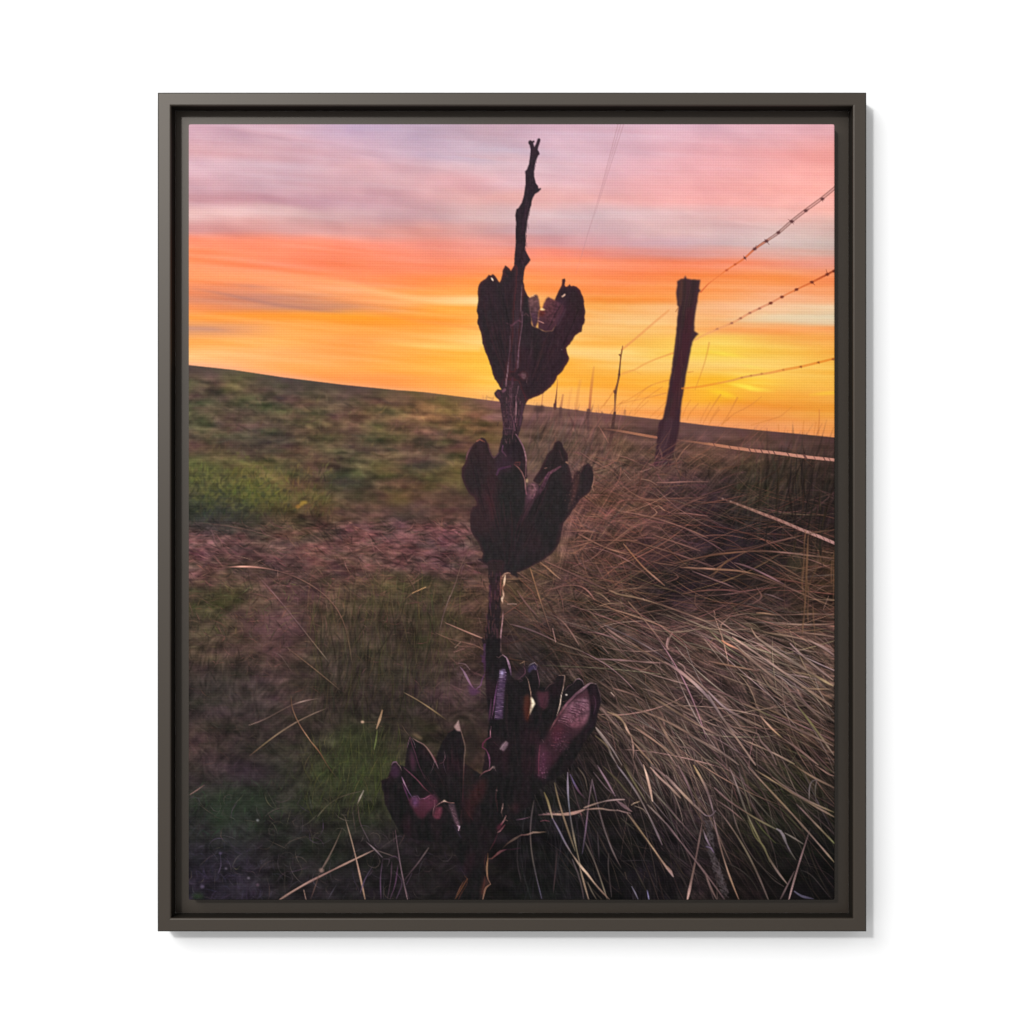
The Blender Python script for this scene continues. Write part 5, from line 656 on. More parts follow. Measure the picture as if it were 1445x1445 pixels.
    stroke(z5((462,420),(470,560),(462,680)), 3, (62,38,54), .6, 1.4); stroke(z5((555,980),(560,1080),(540,1240)), 3, (84,52,58), .6, 1.4, STEM2); stroke(z5((400,1180),(405,1260),(380,1380)), 5, (74,46,80), .7, 1.6, STEM2); stroke(z5((385,1090),(360,1100)), 1.6, (40,30,34), .9, .8)
    stroke(z5((722,260),(690,255),(655,268),(628,300)), (1.2,1.8,2.2,2.4), [(126,92,80),(150,112,96),(160,124,106),(150,112,92)], .9, .8, STEM2)
    stroke(z5((660,290),(652,340),(645,400),(622,450),(632,500),(638,545),(618,590),(628,650)), (1.6,2.6,2.4,1.4,2.4,2,2.8,1), [(206,168,140),(226,190,164),(212,168,140),(120,72,60),(200,156,132),(206,164,142),(232,198,172),(150,110,92)], .95, .8, STEM2)
    stroke(z5((605,300),(600,400),(598,540)), 2, (110,66,60), .8, 1, STEM2)
    stroke(z5((630,740),(626,840),(618,920),(606,1010),(598,1130),(600,1230),(594,1310)), (1,1.8,1.4,1.6,1.3,1.6,1.2), [(96,66,66),(170,128,126),(160,118,120),(176,134,140),(140,100,108),(170,126,120),(130,96,104)], .9, .8, STEM2)
    stroke(z5((690,655),(760,650),(800,655)), 2, (140,110,100), .8, .8)
    for k in range(90):
        t = rng.uniform(0, 1); y = 806+t*126; e = rng.choice([-1, 1]); x = 698-9*t+e*rng.uniform(2, 8.5)
        stroke([(x, y), (x+rng.uniform(-1.2, 1.2), y+rng.uniform(2, 9))], rng.uniform(.9, 1.8), ((98,62,58),(84,52,56),(30,24,27),(74,46,60))[k % 4], .5, .9)
    for k in range(70):
        t = rng.uniform(0, 1); y = 555+t*66; x = 722-4*t+rng.uniform(-10, 14-4*t)
        stroke([(x, y), (x+rng.uniform(-1.2, 1.2), y+rng.uniform(2, 8))], rng.uniform(.9, 1.7), ((112,74,82),(92,58,66),(38,28,33))[k % 3], .5, .9)
    for k in range(60):
        t = rng.uniform(0, 1); y = 215+t*175; x = 754-20*t+rng.uniform(-4, 4)
        stroke([(x, y), (x+rng.uniform(-1.5, 1), y+rng.uniform(3, 9))], 1.0, ((70,48,60),(34,26,31))[k % 2], .35, .9)
    # --- lower clusters: first the mass, then what shows on it
    low = z6((300,-60),(440,-60),(436,60),(450,95),(490,108),(512,160),(530,240),(540,290),(570,320),(612,330),(650,300),(672,250),(690,200),(735,166),(770,190),(782,240),(795,310),(802,385),(856,398),(900,370),(940,330),(965,282),(1028,276),(1030,340),(1022,405),(1062,368),(1108,352),(1140,316),(1190,322),(1214,380),(1268,352),(1322,366),(1352,450),(1368,520),(1352,590),(1330,660),(1318,740),(1290,800),(1215,900),(1160,1000),(1108,1090),(1030,1180),(940,1245),(870,1290),(800,1335),(740,1400),(700,1500))+z8((420,560),(440,640),(380,740),(350,830),(330,900),(290,1020),(280,1100),(276,1310),(60,1310),(100,1150),(120,1040),(60,900),(0,800))+z7((740,1300),(400,1262),(250,1190),(190,1090),(130,970),(95,890),(80,780),(52,660),(120,640),(150,570),(165,500),(200,468),(235,500),(300,520),(320,330),(345,205),(400,245),(440,270),(510,318),(560,400),(605,478),(632,380),(680,262),(740,180),(800,135),(868,158),(902,240),(918,345),(905,480),(1010,560),(1085,600))+z6((330,740),(300,420),(292,300))
    poly(rough(low, .3, 3), (31,27,29), 1, .7, POD3, col2=(25,23,24), along=(0, 1))
    bx, by, c = poly_cov(z7((-20,150),(930,100),(1030,560),(900,1300),(200,1300),(0,700)), 1); s = ids[by:by+c.shape[0], bx:bx+c.shape[1]]; s[(c[:s.shape[0], :s.shape[1]] > .5) & (s == POD3)] = POD4
    P = lambda z, p, c, a=.9, s=1.0, **k: poly(z(*p), c, a, s, **k)
    L = lambda z, p, w, c, a=.9, s=.9: straw(z(*p), w, np.asarray(c, float)*.95, np.asarray(a)*.94, s, .88, 0)
    # right cluster
    P(z6, ((432,232),(470,212),(492,262),(488,330),(470,430),(462,560),(454,684),(386,690),(388,560),(402,430),(420,310)), (70,50,76), .9, 1.4)
    y = 232
    for i in range(34):
        t = i/33; yy = 236+t*448; xa = 430-48*t+rng.uniform(-3,3); xb = 486-34*t+rng.uniform(-6,4)
        L(z6, ((xa, yy+rng.uniform(-2,2)), (xb, yy-6+rng.uniform(-5,5))), (2.2,1.4), (188,166,200) if i < 6 else np.array([1, .82, 1.02])*rng.uniform(112, 166), .8 if i % 3 else .45, .7)
    for i in range(15):
        yy = 330+i*25+rng.uniform(-6,6); L(z6, ((395-(yy-330)*.03, yy), (475-(yy-330)*.05, yy-5)), 1.2, (46,34,62), .8, .6)
    spot(*z6((452,258))[0], 2.2, 3.4, (196,180,226), .7, 1.2)
    L(z6, ((455,92),(490,118),(512,175),(528,240),(534,280)), (2,3,3.6,2.6), [(150,118,130),(170,138,156),(150,116,142),(104,78,104)]); L(z6, ((400,110),(420,120),(440,100),(470,95)), 1.8, (150,112,112), .8); L(z6, ((410,330),(385,480),(368,600),(352,690)), (1.2,2,2,1.6), [(72,46,72),(96,60,96),(130,84,120),(104,60,92)]); L(z6, ((350,500),(342,600),(330,690)), 3, (92,50,82), .6, 1.4)
    L(z6, ((62,205),(90,240),(128,310),(160,370),(200,420)), (3,4.4,4.4,4,3), [(140,108,128),(160,128,150),(146,114,136),(128,92,116),(112,76,100)]); L(z6, ((200,420),(228,395),(252,375),(262,330),(288,270)), 2.4, [(130,90,126),(140,100,136),(110,72,106),(96,58,96),(84,50,86)]); P(z6, ((130,360),(170,390),(230,420),(250,440),(190,470),(150,460)), (84,52,80), .8, 1.6); L(z6, ((255,100),(285,130),(290,250)), 5, (64,40,66), .7, 1.6); L(z6, ((45,170),(110,180),(150,230)), 2.4, (130,104,108), .7)
    L(z6, ((662,282),(690,320),(705,390),(716,440),(720,490)), (1.4,2,2.2,1.8), [(140,112,104),(176,140,124),(190,152,134),(196,156,132)]); P(z6, ((712,488),(728,486),(744,512),(758,545),(738,580),(722,612),(704,655),(706,600),(716,540)), (252,230,200), 1, .7)
    P(z6, ((655,480),(690,455),(714,500),(716,560),(704,640),(690,720),(664,690),(648,590)), (84,44,34), .85, 1.8, col2=(74,34,26), along=(0,1)); L(z6, ((706,610),(690,680)), 2, (176,96,62), .8)
    P(z6, ((770,425),(820,440),(880,428),(884,500),(868,565),(832,610),(796,560),(780,500)), (82,44,56), .85, 2); L(z6, ((790,450),(870,440)), 1.6, (110,62,74), .5); L(z6, ((800,560),(850,590),(870,560)), 1.6, (120,66,82), .6); L(z6, ((850,420),(890,370),(935,350)), 1.4, (110,76,82), .7)
    L(z6, ((970,285),(1000,280),(1030,285),(1024,350),(1012,420),(998,470)), (2,2,2.2,2,2.4), [(150,120,110),(176,146,132),(190,156,140),(150,116,110),(226,192,170),(250,226,204)]); L(z6, ((998,470),(988,550),(972,610),(955,665)), (2.6,2.4,2.4,1.6), [(255,236,214),(246,216,192),(252,226,204),(210,172,152)]); L(z6, ((940,700),(915,750),(900,785)), 2, [(150,104,100),(206,170,156),(140,90,92)])
    P(z6, ((1262,385),(1150,462),(1052,560),(962,690),(892,800),(832,890),(788,980),(778,1100),(782,1205),(812,1252),(870,1180),(960,1065),(1080,905),(1200,785),(1258,650),(1264,500)), (76,46,55), .92, 2.2, col2=(44,27,34), along=(-.5,1))
    P(z6, ((1155,512),(1190,498),(1232,488),(1252,530),(1266,600),(1255,665),(1238,722),(1180,760),(1132,772),(1080,762),(1020,735),(968,712),(992,650),(1030,600),(1066,560),(1110,525)), (136,98,112), .9, 2.6, col2=(104,62,72), along=(-.3,1))
    for i in range(30):
        t = i/29; xa = 1150-190*t+rng.uniform(-8,8); ya = 515+200*t; L(z6, ((xa,ya),(xa+55+rng.uniform(0,40),ya+14),(xa+105+rng.uniform(-30,20),ya+44)), rng.uniform(.8,1.7), (176,136,148) if i % 3 == 0 else ((78,46,60) if i % 3 == 1 else (110,72,86)), .6, .7)
    for i in range(13):
        t = i/12; xa = 1165-200*t+rng.uniform(-10,10); ya = 520+205*t
        stroke(z6((xa,ya),(xa+50+rng.uniform(0,30),ya+16),(xa+92+rng.uniform(-25,15),ya+38)), rng.uniform(.9,1.6), (66,40,50), rng.uniform(.4,.85), .8)
    L(z6, ((1060,585),(1120,620),(1180,640),(1240,640)), 1.6, (60,38,50), .9, .7); L(z6, ((1150,520),(1190,540),(1230,540)), 1.4, (70,44,58), .8, .7); L(z6, ((965,715),(1010,735),(1050,755),(1110,790)), 2.2, (52,32,40), .9, .8)
    L(z6, ((1272,352),(1215,398),(1150,445),(1105,488),(1055,540),(1005,610),(960,680),(925,740),(892,800)), (3,6,5.5,4.5,4.5,4,4,3,2), [(140,112,118),(122,92,104),(126,90,104),(122,84,96),(116,76,88),(112,70,80),(110,66,74),(120,78,84),(96,56,64)])
    L(z6, ((1160,430),(1215,385),(1270,352),(1320,362)), 1.3, (176,144,148), .8, .7)
    P(z6, ((1235,395),(1285,366),(1325,372),(1352,450),(1362,520),(1330,640),(1312,730),(1250,800),(1180,840),(1240,760),(1268,650),(1272,560),(1262,480)), (36,26,32), .97, 1.2); L(z6, ((1300,470),(1318,540),(1300,640)), 2, (66,46,60), .8); L(z6, ((1330,370),(1358,460),(1366,520)), 1.4, (110,86,94), .7, .8)
    P(z6, ((880,805),(920,750),(965,722),(1040,765),(1090,790),(1045,850),(1000,900),(960,950),(930,960),(900,880)), (78,40,46), .8, 4, col2=(56,34,46), along=(.6,1))
    for i in range(46):
        x, yv = rng.uniform(890,1060), rng.uniform(760,950)
        if yv < 1500-.85*x+60 or True: L(z6, ((x,yv),(x+rng.uniform(14,50),yv+rng.uniform(-4,16))), 1.0, (128,70,76) if i % 2 else (46,28,34), .5, .6)
    for i in range(50): spot(*z6((rng.normal(985,45), rng.normal(900,50)))[0], .7, .6, (140,90,110), .5, .5)
    P(z6, ((790,905),(828,880),(835,960),(880,985),(890,1040),(862,1150),(845,1220),(808,1250),(780,1200),(776,1080)), (86,46,62), .8, 4, col2=(80,44,64), along=(0,1)); L(z6, ((800,930),(790,1060),(790,1200)), 2.4, (128,66,84), .6); L(z6, ((822,880),(835,900)), 2, (150,110,118), .7)
    for i in range(50): spot(*z6((rng.normal(835,22), rng.uniform(1000,1240)))[0], .8, .7, (150,96,122) if i % 2 else (60,32,46), .6, .5)
    P(z6, ((640,195),(700,205),(700,260),(660,300),(612,320),(560,310),(590,250)), (50,36,44), .7, 2); L(z6, ((618,170),(640,165),(655,150),(655,190)), 1.8, [(130,104,84),(150,120,96),(120,96,80),(90,64,64)]); L(z6, ((650,200),(665,260),(600,320)), 1.4, (110,72,86), .7); L(z6, ((600,300),(640,330),(610,345)), 2, (96,66,80), .6)
    P(z6, ((700,205),(740,175),(772,195),(770,235),(735,225),(700,262),(688,240)), (62,52,82), .9, 1); L(z6, ((692,205),(715,180),(750,164),(774,186),(768,230)), 1.5, [(120,104,124),(176,160,176),(190,172,180),(166,140,150),(120,92,110)]); L(z6, ((740,195),(760,230)), 2.4, (150,126,150), .7); L(z6, ((775,235),(786,290),(796,350),(790,400)), 1.5, [(120,86,100),(124,92,104),(110,80,92),(84,54,64)])
    L(z6, ((1110,355),(1135,320),(1165,312),(1195,335),(1212,375)), 1.4, [(110,84,92),(140,112,122),(150,122,132),(140,110,124),(104,76,92)]); L(z6, ((1100,365),(1060,385),(1030,425)), 1.4, (120,84,90), .7); spot(*z6((1046,463))[0], 1.5, 1.2, (255,236,224), .9, .6); L(z6, ((1015,525),(1050,520)), 1.6, (130,90,84), .8); P(z6,((1000,570),(1040,560),(1000,620)),(110,80,80),.6,1)
    L(z6, ((348,755),(342,800),(340,850)), (1.4,2.4,3), [(130,84,104),(176,124,140),(160,110,126)]); L(z6, ((345,855),(300,880),(272,915),(268,950),(300,970)), 3.4, [(130,70,94),(104,48,72),(96,42,64),(96,44,68),(92,46,68)]); L(z6, ((300,970),(325,1020),(336,1090),(330,1155)), (2.4,3,2.6,2), [(104,54,78),(124,74,104),(120,72,100),(140,92,110)]); L(z6, ((365,1130),(335,1160),(290,1175),(262,1195),(240,1225)), (2,1.8,1.6,1.3), [(166,130,128),(160,112,118),(140,92,98),(120,74,80),(92,52,58)]); spot(*z6((372,1135))[0], 2, 1.9, (170,142,138), .6, .9); L(z6, ((380,1140),(392,1170)), 1.2, (140,110,112), .7)
    P(z6, ((425,965),(445,925),(485,890),(508,905),(498,945),(465,985)), (120,94,104), .95, 1); L(z6, ((430,968),(460,930),(488,895)), 1.3, (186,160,164), .9, .7); L(z6, ((370,900),(420,940)), 1.4, (84,46,62), .7); P(z6, ((340,560),(350,640),(330,730),(320,690)), (92,52,80), .5, 2)
    # left cluster
    P(z7, ((905,170),(1000,120),(1060,230),(1040,420),(960,520),(915,500),(920,340)), (40,33,31), .8, 5); P(z7, ((930,480),(1000,440),(980,700),(920,900),(895,880)), (54,36,34), .5, 4)
    L(z7, ((872,160),(890,220),(908,290),(914,350),(904,430),(898,560),(892,700),(890,880)), (2,2,2.4,2,1.8,2,2.4), [(150,118,108),(130,104,92),(120,100,88),(104,84,76),(88,62,58),(80,50,50),(72,42,46),(64,36,42)]); P(z7, ((845,42),(856,100),(872,160),(830,155),(798,112),(822,80)), (170,136,134), .95, .8); L(z7, ((848,50),(820,110)), 1.2, (216,188,184), .8, .6); L(z7, ((790,140),(740,170)), 2, (84,46,54), .7)
    L(z7, ((378,228),(430,262),(490,292),(522,325),(555,370),(585,420),(615,480),(640,540)), (1.4,2,1.6,2.2,2.4,2.6,2.6,1.6), [(160,124,116),(170,136,132),(130,100,98),(150,116,108),(150,112,112),(160,118,124),(150,110,122),(160,128,136)]); L(z7, ((600,470),(580,540),(558,588)), (2,1.6,1.4), [(140,112,118),(130,106,114),(104,84,94)]); L(z7, ((702,370),(708,430),(690,475),(650,490)), 1.6, [(150,120,124),(124,92,100),(104,76,84),(84,52,62)]); L(z7, ((690,480),(705,540),(722,590)), 1.2, (92,76,90), .7); L(z7, ((640,330),(625,420)), 1.4, (84,66,62), .6); L(z7, ((590,410),(625,470)), 3.4, (92,44,50), .6, 1.2)
    L(z7, ((350,215),(375,300),(410,400),(440,500),(480,590),(530,690)), (2,1.8,1.6,1.4,1.2), [(110,70,84),(96,58,74),(84,50,66),(72,44,58),(60,38,48),(48,32,40)], .85); L(z7, ((352,215),(335,270),(322,330)), 1.6, [(150,110,120),(130,96,108),(90,60,76)]); L(z7, ((365,225),(395,280),(406,325)), 1.8, [(140,104,112),(166,132,144),(130,100,118)]); P(z7, ((350,330),(375,350),(410,480),(400,590),(370,560),(350,450)), (72,42,58), .8, 2); L(z7, ((340,200),(300,150),(270,100)), 1.6, (96,78,66), .6); P(z7, ((370,185),(410,185),(475,225),(470,245),(420,225)), (120,98,74), .8, 1.4)
    L(z7, ((165,500),(180,475),(210,470),(225,490)), 3, [(92,64,84),(124,98,118),(116,88,108),(110,80,90)]); P(z7, ((165,500),(215,480),(250,560),(240,620),(180,640),(150,590)), (60,36,56), .8, 2); L(z7, ((225,490),(250,520),(266,560)), 1.8, [(150,130,116),(180,154,136),(150,116,120)]); L(z7, ((105,640),(150,620)), 1.4, (110,70,72), .7); L(z7, ((300,470),(260,490)), 2, (104,88,64), .6); L(z7, ((120,680),(110,720)),1.2,(70,66,66),.6)
    L(z7, ((290,530),(340,575),(390,620),(440,670),(500,740),(570,800)), (2,2.4,2,2.6,2,1.6), [(92,56,72),(104,62,78),(96,54,68),(124,70,84),(96,52,64),(84,44,54)], .85)
    L(z7, ((268,625),(290,680),(318,740),(345,790),(375,835)), (2.6,2.8,2.4,2.2,2.6), [(130,92,124),(160,124,146),(150,114,136),(136,100,132),(136,112,166)]); L(z7, ((345,705),(325,725)), 1.2, (120,104,112), .7); L(z7, ((275,690),(310,780),(340,860)), 3, (92,48,84), .7, 1.4)
    P(z7, ((335,850),(372,828),(418,815),(445,850),(500,842),(545,815),(592,802),(632,842),(645,870),(612,930),(570,950),(530,990),(500,1040),(460,1055),(420,1020),(385,960),(350,905)), (98,50,70), .9, 1.8, col2=(68,32,42), along=(-.2,1)); P(z7, ((360,840),(420,820),(440,870),(420,930),(380,920)), (98,70,112), .6, 2.4)
    L(z7, ((385,825),(430,818),(450,850),(500,845),(560,808),(600,805)), 1.4, [(150,124,170),(140,100,140),(150,96,128),(176,110,136),(150,84,104),(120,66,84)]); L(z7, ((440,860),(430,930)), 2, (66,34,60), .7); L(z7, ((600,860),(604,910),(590,960),(585,1020)), (1.6,1.6,1.8,1.4), [(130,80,92),(176,128,134),(150,98,108),(120,66,78)]); L(z7, ((606,930),(650,895),(700,868),(745,885),(800,890)), (1.4,1.6,2.2,1.6,2), [(160,110,110),(180,130,124),(216,180,166),(150,104,96),(160,118,110)]); spot(*z7((702,868))[0], 1.6, 1.6, (200,172,150), .7, .8)
    P(z7, ((612,935),(682,925),(678,985),(655,1055),(610,1052),(588,1030)), (100,48,62), .9, 1.2); P(z7, ((745,900),(800,900),(830,1010),(862,1110),(850,1160),(800,1080),(770,990)), (84,62,72), .9, 1.4)
    for i in range(22):
        t = i/21; x = 745+95*t; yv = 905+250*t; L(z7, ((x,yv),(x+34+rng.uniform(-6,10),yv+18+rng.uniform(-6,14))), 1.2, (150,116,124) if i % 2 else (104,74,84), .7, .7)
    L(z7, ((835,1120),(855,1130),(845,1170)), 2.4, [(176,140,158),(216,190,206),(190,160,180)]); L(z7, ((790,1110),(870,1240)), 5, (58,46,70), .5, 2)
    P(z7, ((1060,640),(1130,640),(1125,760),(1095,850),(1030,900),(1000,960),(975,1050),(930,1020),(918,930),(960,800)), (52,29,30), .85, 3)
    for i in range(40): L(z7, ((rng.uniform(940,1110), yv := rng.uniform(700,900)),(rng.uniform(940,1110), yv+10)), 1.2, (84,40,40), .3, 1)
    L(z7, ((925,960),(960,1020),(990,1060)), 5, (84,38,42), .5, 2); L(z7, ((1240,720),(1225,830),(1240,940)), 1.6, (72,44,46), .7); spot(*z7((1235,760))[0], 1.2, 1.2, (130,98,98), .6, .6); L(z7, ((1240,860),(1245,980)), 3, (66,34,40), .6, 1.2); P(z7,((870,880),(1000,860),(960,1100),(900,1080)),(40,26,28),.5,4)
    L(z7, ((1300,895),(1295,940),(1278,990)), (1.4,2,1.4), [(150,120,116),(196,160,146),(120,90,90)]); L(z7, ((1330,1020),(1305,1075),(1280,1110),(1320,1060),(1345,1070)), 2.2, [(130,90,90),(210,170,160),(150,90,96),(140,96,98),(110,80,76)]); L(z7, ((1320,1110),(1270,1175),(1245,1190)), (2,2.6,2), [(120,60,72),(170,110,116),(190,140,140)]); P(z7, ((1235,1130),(1300,1080),(1280,1150),(1240,1180)), (84,36,50), .8, 1.4); L(z7, ((1250,1190),(1210,1290),(1165,1370)), 2, (70,36,44), .7)
    # foot of the stalk
    L0 = L; L = lambda z, p, w, c, a=.9, s=.9: L0(z, p, w, np.asarray(c, float)*.8, a, s)
    L(z8, ((350,825),(350,880),(340,960),(342,1030),(352,1090),(378,1138)), (2.6,3.4,3,2.4,2.8,2), [(120,84,52),(176,134,98),(190,146,110),(206,160,124),(190,140,112),(196,150,128)]); L(z8, ((378,1138),(330,1175),(312,1230),(298,1300)), (2.4,4,4,4), [(190,144,122),(170,124,100),(180,136,110),(190,148,122)]); L(z8, ((320,1060),(310,1150),(290,1240)), 4, (96,50,44), .7, 1.4); L(z8, ((330,840),(320,900),(318,1000)), 3, (74,44,42), .7, 1.4)
    P(z8, ((315,1080),(350,1090),(372,1140),(320,1170),(300,1240),(282,1300),(270,1200)), (84,52,46), .5, 1.8)
    L(z8, ((345,880),(390,878),(430,845),(480,805),(540,785)), (2.4,3.6,4.6,4.6,2), [(150,104,84),(128,80,78),(140,88,90),(130,84,90),(96,60,72)]); L(z8, ((540,785),(600,785),(680,770)), 3, (70,42,56), .7, 1.4); L(z8, ((500,775),(550,725),(610,685),(660,655),(700,632)), (1.6,2.4,3.4,3.8,2.8), [(92,66,56),(120,94,80),(150,122,108),(160,132,118),(150,116,104)]); L(z8, ((690,640),(760,632),(810,612),(870,612),(945,604)), (2.4,2.4,3,2.6,1.6), [(130,88,88),(150,118,108),(190,160,140),(170,142,122),(130,108,92)])
    L(z8, ((640,482),(700,475),(780,455)), 2.2, [(120,90,116),(124,94,112),(110,80,90)]); L(z8, ((110,1050),(142,1085),(130,1150)), 1.8, [(110,76,54),(132,84,54),(110,66,46)]); L(z8, ((140,1085),(90,1170),(20,1290)), 1.8, [(140,90,58),(124,76,48),(140,92,64)]); L(z8, ((130,1150),(70,1250),(50,1295)), 1.6, [(96,56,46),(110,68,50)]); P(z8, ((0,940),(90,930),(130,1050),(60,1040)), (44,34,46), .6, 4)
    L(z8, ((500,320),(490,400),(498,450)), 1.8, [(120,92,92),(180,146,136),(110,80,76)]); L(z8, ((560,330),(575,370)), 1.6, (110,84,80), .6); P(z8, ((560,340),(660,310),(660,360),(590,400)), (62,40,40), .5, 3); L(z8, ((400,720),(370,790)), 1.4, (92,66,52), .6)

def weather_stalk():
    # dried skin: maroon mottling and fibres along the pods and stem
    on = np.isin(ids, (STEM, STEM2, POD1, POD2, POD3, POD4)); lum = img.mean(2)
    w_ = blur((on & (lum < 75)).astype(np.float32), 1.2)*np.clip((80-lum)/40, 0, 1)
    lowp = np.clip((YY-900)/60, 0, 1)
    a_ = np.clip(noise(11, 17)+.25, 0, 2.2)*w_; b_ = noise(2.2, 11)*w_; c_ = noise(2, 2)*w_
    img[:] += a_[..., None]*(np.array([3.0, .1, .9])+lowp[..., None]*np.array([1.6, .1, 1.0]))+b_[..., None]*np.array([1.5, .8, 1.1])*(1+.6*lowp[..., None])+c_[..., None]*1.6
    # thin dry rims go red-brown against the sky; the skins wrinkle towards the base
    for q_, c_, k_ in ((POD1, (84,40,44), .62), (POD2, (72,40,46), .42)):
        m_q = (ids == q_).astype(np.float32); edge_ = np.clip(m_q*(1-blur(m_q, 2.4))*2.6*np.clip(1.2+noise(14, 14)*.5, 0, 1.5), 0, 1)*np.clip((75-lum)/30, 0, 1)
        img[:] = img*(1-k_*edge_[..., None])+np.array(c_)*k_*edge_[..., None]
    for cx, cy, bx_, by_, hw, n_ in ((692,402,722,545,17,20), (712,395,728,540,10,10), (808,420,752,548,20,24), (770,470,745,552,16,14), (672,640,712,792,17,20), (705,690,716,800,16,18), (770,690,726,795,20,22), (790,640,745,760,9,8), (832,650,790,720,8,8), (730,960,735,1100,20,12), (775,970,745,1110,16,10), (585,1060,640,1150,20,12), (640,1050,650,1150,12,8)):
        for _ in range(n_):
            u_ = rng.uniform(-1, 1); t0, t1 = sorted(rng.uniform(0, 1, 2)); pts_ = []
            for t in np.linspace(t0, max(t1, t0+.18), 5):
                w_t = hw*np.sin(np.pi*np.clip(.28+.68*t, 0, 1)); pts_.append((cx+(bx_-cx)*t+u_*w_t+rng.normal(0, .35), cy+(by_-cy)*t+rng.normal(0, .5)))
            stroke(pts_, rng.uniform(.9, 1.9), ((70,42,46),(60,36,42),(26,21,23),(30,24,27))[rng.integers(4)], rng.uniform(.12, .36), 1.3)
    dk = (w_*.1)[..., None]; img[:] = img*(1-dk)+dk*(img.mean(2)[..., None]*np.array([1.05, .96, .98]))
    br = blur((on & (lum > 62)).astype(np.float32), .8)
    img[:] *= 1+(br*(noise(2.2, 1.5)*.07+noise(5, 2)*.05+noise(1.5, 5)*.05))[..., None]
def paint_print():
    paint_sky(); bright_streaks(); paint_wires_sky(); paint_field()
    poly([(684,588),(700,583),(715,582),(715,594),(690,595)], (150,108,106), .6, 2)
    grain(); paint_left_ground(); paint_posts(); paint_right_ground(); paint_wires()
    ids[(ids == FIELD) & (YY > 575+0*XX) & (XX > 745-np.clip((YY-700)*.14, 0, 60)) & (YY > 0.118*(XX-745)+610)] = GRASS
    paint_straws()
    lum = (img @ np.array([.3, .55, .15], np.float32))[..., None]; gnd = np.clip((YY-(.118*(XX-266)+520))/20, 0, 1)[..., None]
    low = np.clip((YY-820)/120, 0, 1)[..., None]
    img[:] = img+gnd*(.04+.16*low*np.clip((XX[..., None]-640)/120, .3, 1))*(lum*np.array([1.05, .98, .99])-img)
    wl = np.clip((735-XX)/60, 0, 1)[..., None]*gnd; img[:] *= 1+wl*np.array([.07, -.005, -.035])
    paint_stalk(); weather_stalk()
    g = blur(img, .4); g = g+.45*(g-blur(g, 1.3))
    g += (rng.standard_normal((H, W)).astype(np.float32)*1.1)[..., None]+blur(rng.standard_normal((H, W, 3)).astype(np.float32), 1.2)*2.0
    return np.clip(g, 4, 255)

# ================================================================== the place itself
import bpy, bmesh
scn = bpy.context.scene; COL = scn.collection
U = 0.5562e-3                      # one dot of the print, in metres: a 20 x 24 inch canvas
DIST, LIP, SIT, OFF = 1.28, .016, .012, .0245   # camera to frame front; lip above ledge; canvas above ledge; frame front off the wall
ZC = 1.5
FRONT = -OFF; LEDGE = FRONT+LIP; FACE = LEDGE-SIT          # y of the frame front, ledge and print
def tag(o, label=None, cat=None, kind=None):
    if label: o['label'] = label
    if cat: o['category'] = cat
    if kind: o['kind'] = kind
    return o
def new_mat(name, **kw):
    m = bpy.data.materials.new(name); m.use_nodes = True
    b = m.node_tree.nodes['Principled BSDF']
    for k, v in kw.items(): b.inputs[k.replace('_', ' ')].default_value = v
    return m, m.node_tree, b
def lin(c):
    c = np.asarray(c, np.float64)/255
    return np.where(c <= .04045, c/12.92, ((c+.055)/1.055)**2.4)

# ---- materials
def wall_material():
    m, t, b = new_mat('white_plaster', Roughness=.9)
    b.inputs['Specular IOR Level'].default_value = .1
    tc = t.nodes.new('ShaderNodeTexCoord'); n = t.nodes.new('ShaderNodeTexNoise'); n.inputs['Scale'].default_value = 3
    r = t.nodes.new('ShaderNodeMapRange'); r.inputs['To Min'].default_value = .735; r.inputs['To Max'].default_value = .75
    c = t.nodes.new('ShaderNodeCombineColor')
    t.links.new(tc.outputs['Object'], n.inputs['Vector']); t.links.new(n.outputs['Fac'], r.inputs['Value'])
    for k in ('Red', 'Green', 'Blue'): t.links.new(r.outputs['Result'], c.inputs[k])
    t.links.new(c.outputs['Color'], b.inputs['Base Color'])
    return m
def metal_material(name, col, rough, spec):
    m, t, b = new_mat(name, Roughness=rough)
    b.inputs['Specular IOR Level'].default_value = spec; b.inputs['Specular Tint'].default_value = (1, .93, .85, 1)
    tc = t.nodes.new('ShaderNodeTexCoord'); mp = t.nodes.new('ShaderNodeMapping'); mp.inputs['Scale'].default_value = (40, 40, 40)
    n = t.nodes.new('ShaderNodeTexNoise'); n.inputs['Scale'].default_value = 8; n.inputs['Detail'].default_value = 4
    mx = t.nodes.new('ShaderNodeMix'); mx.data_type = 'RGBA'
    mx.inputs[6].default_value = (*[c*.93 for c in col], 1); mx.inputs[7].default_value = (*[c*1.07 for c in col], 1)
    t.links.new(tc.outputs['Object'], mp.inputs['Vector']); t.links.new(mp.outputs['Vector'], n.inputs['Vector'])
    t.links.new(n.outputs['Fac'], mx.inputs[0]); t.links.new(mx.outputs[2], b.inputs['Base Color'])
    return m
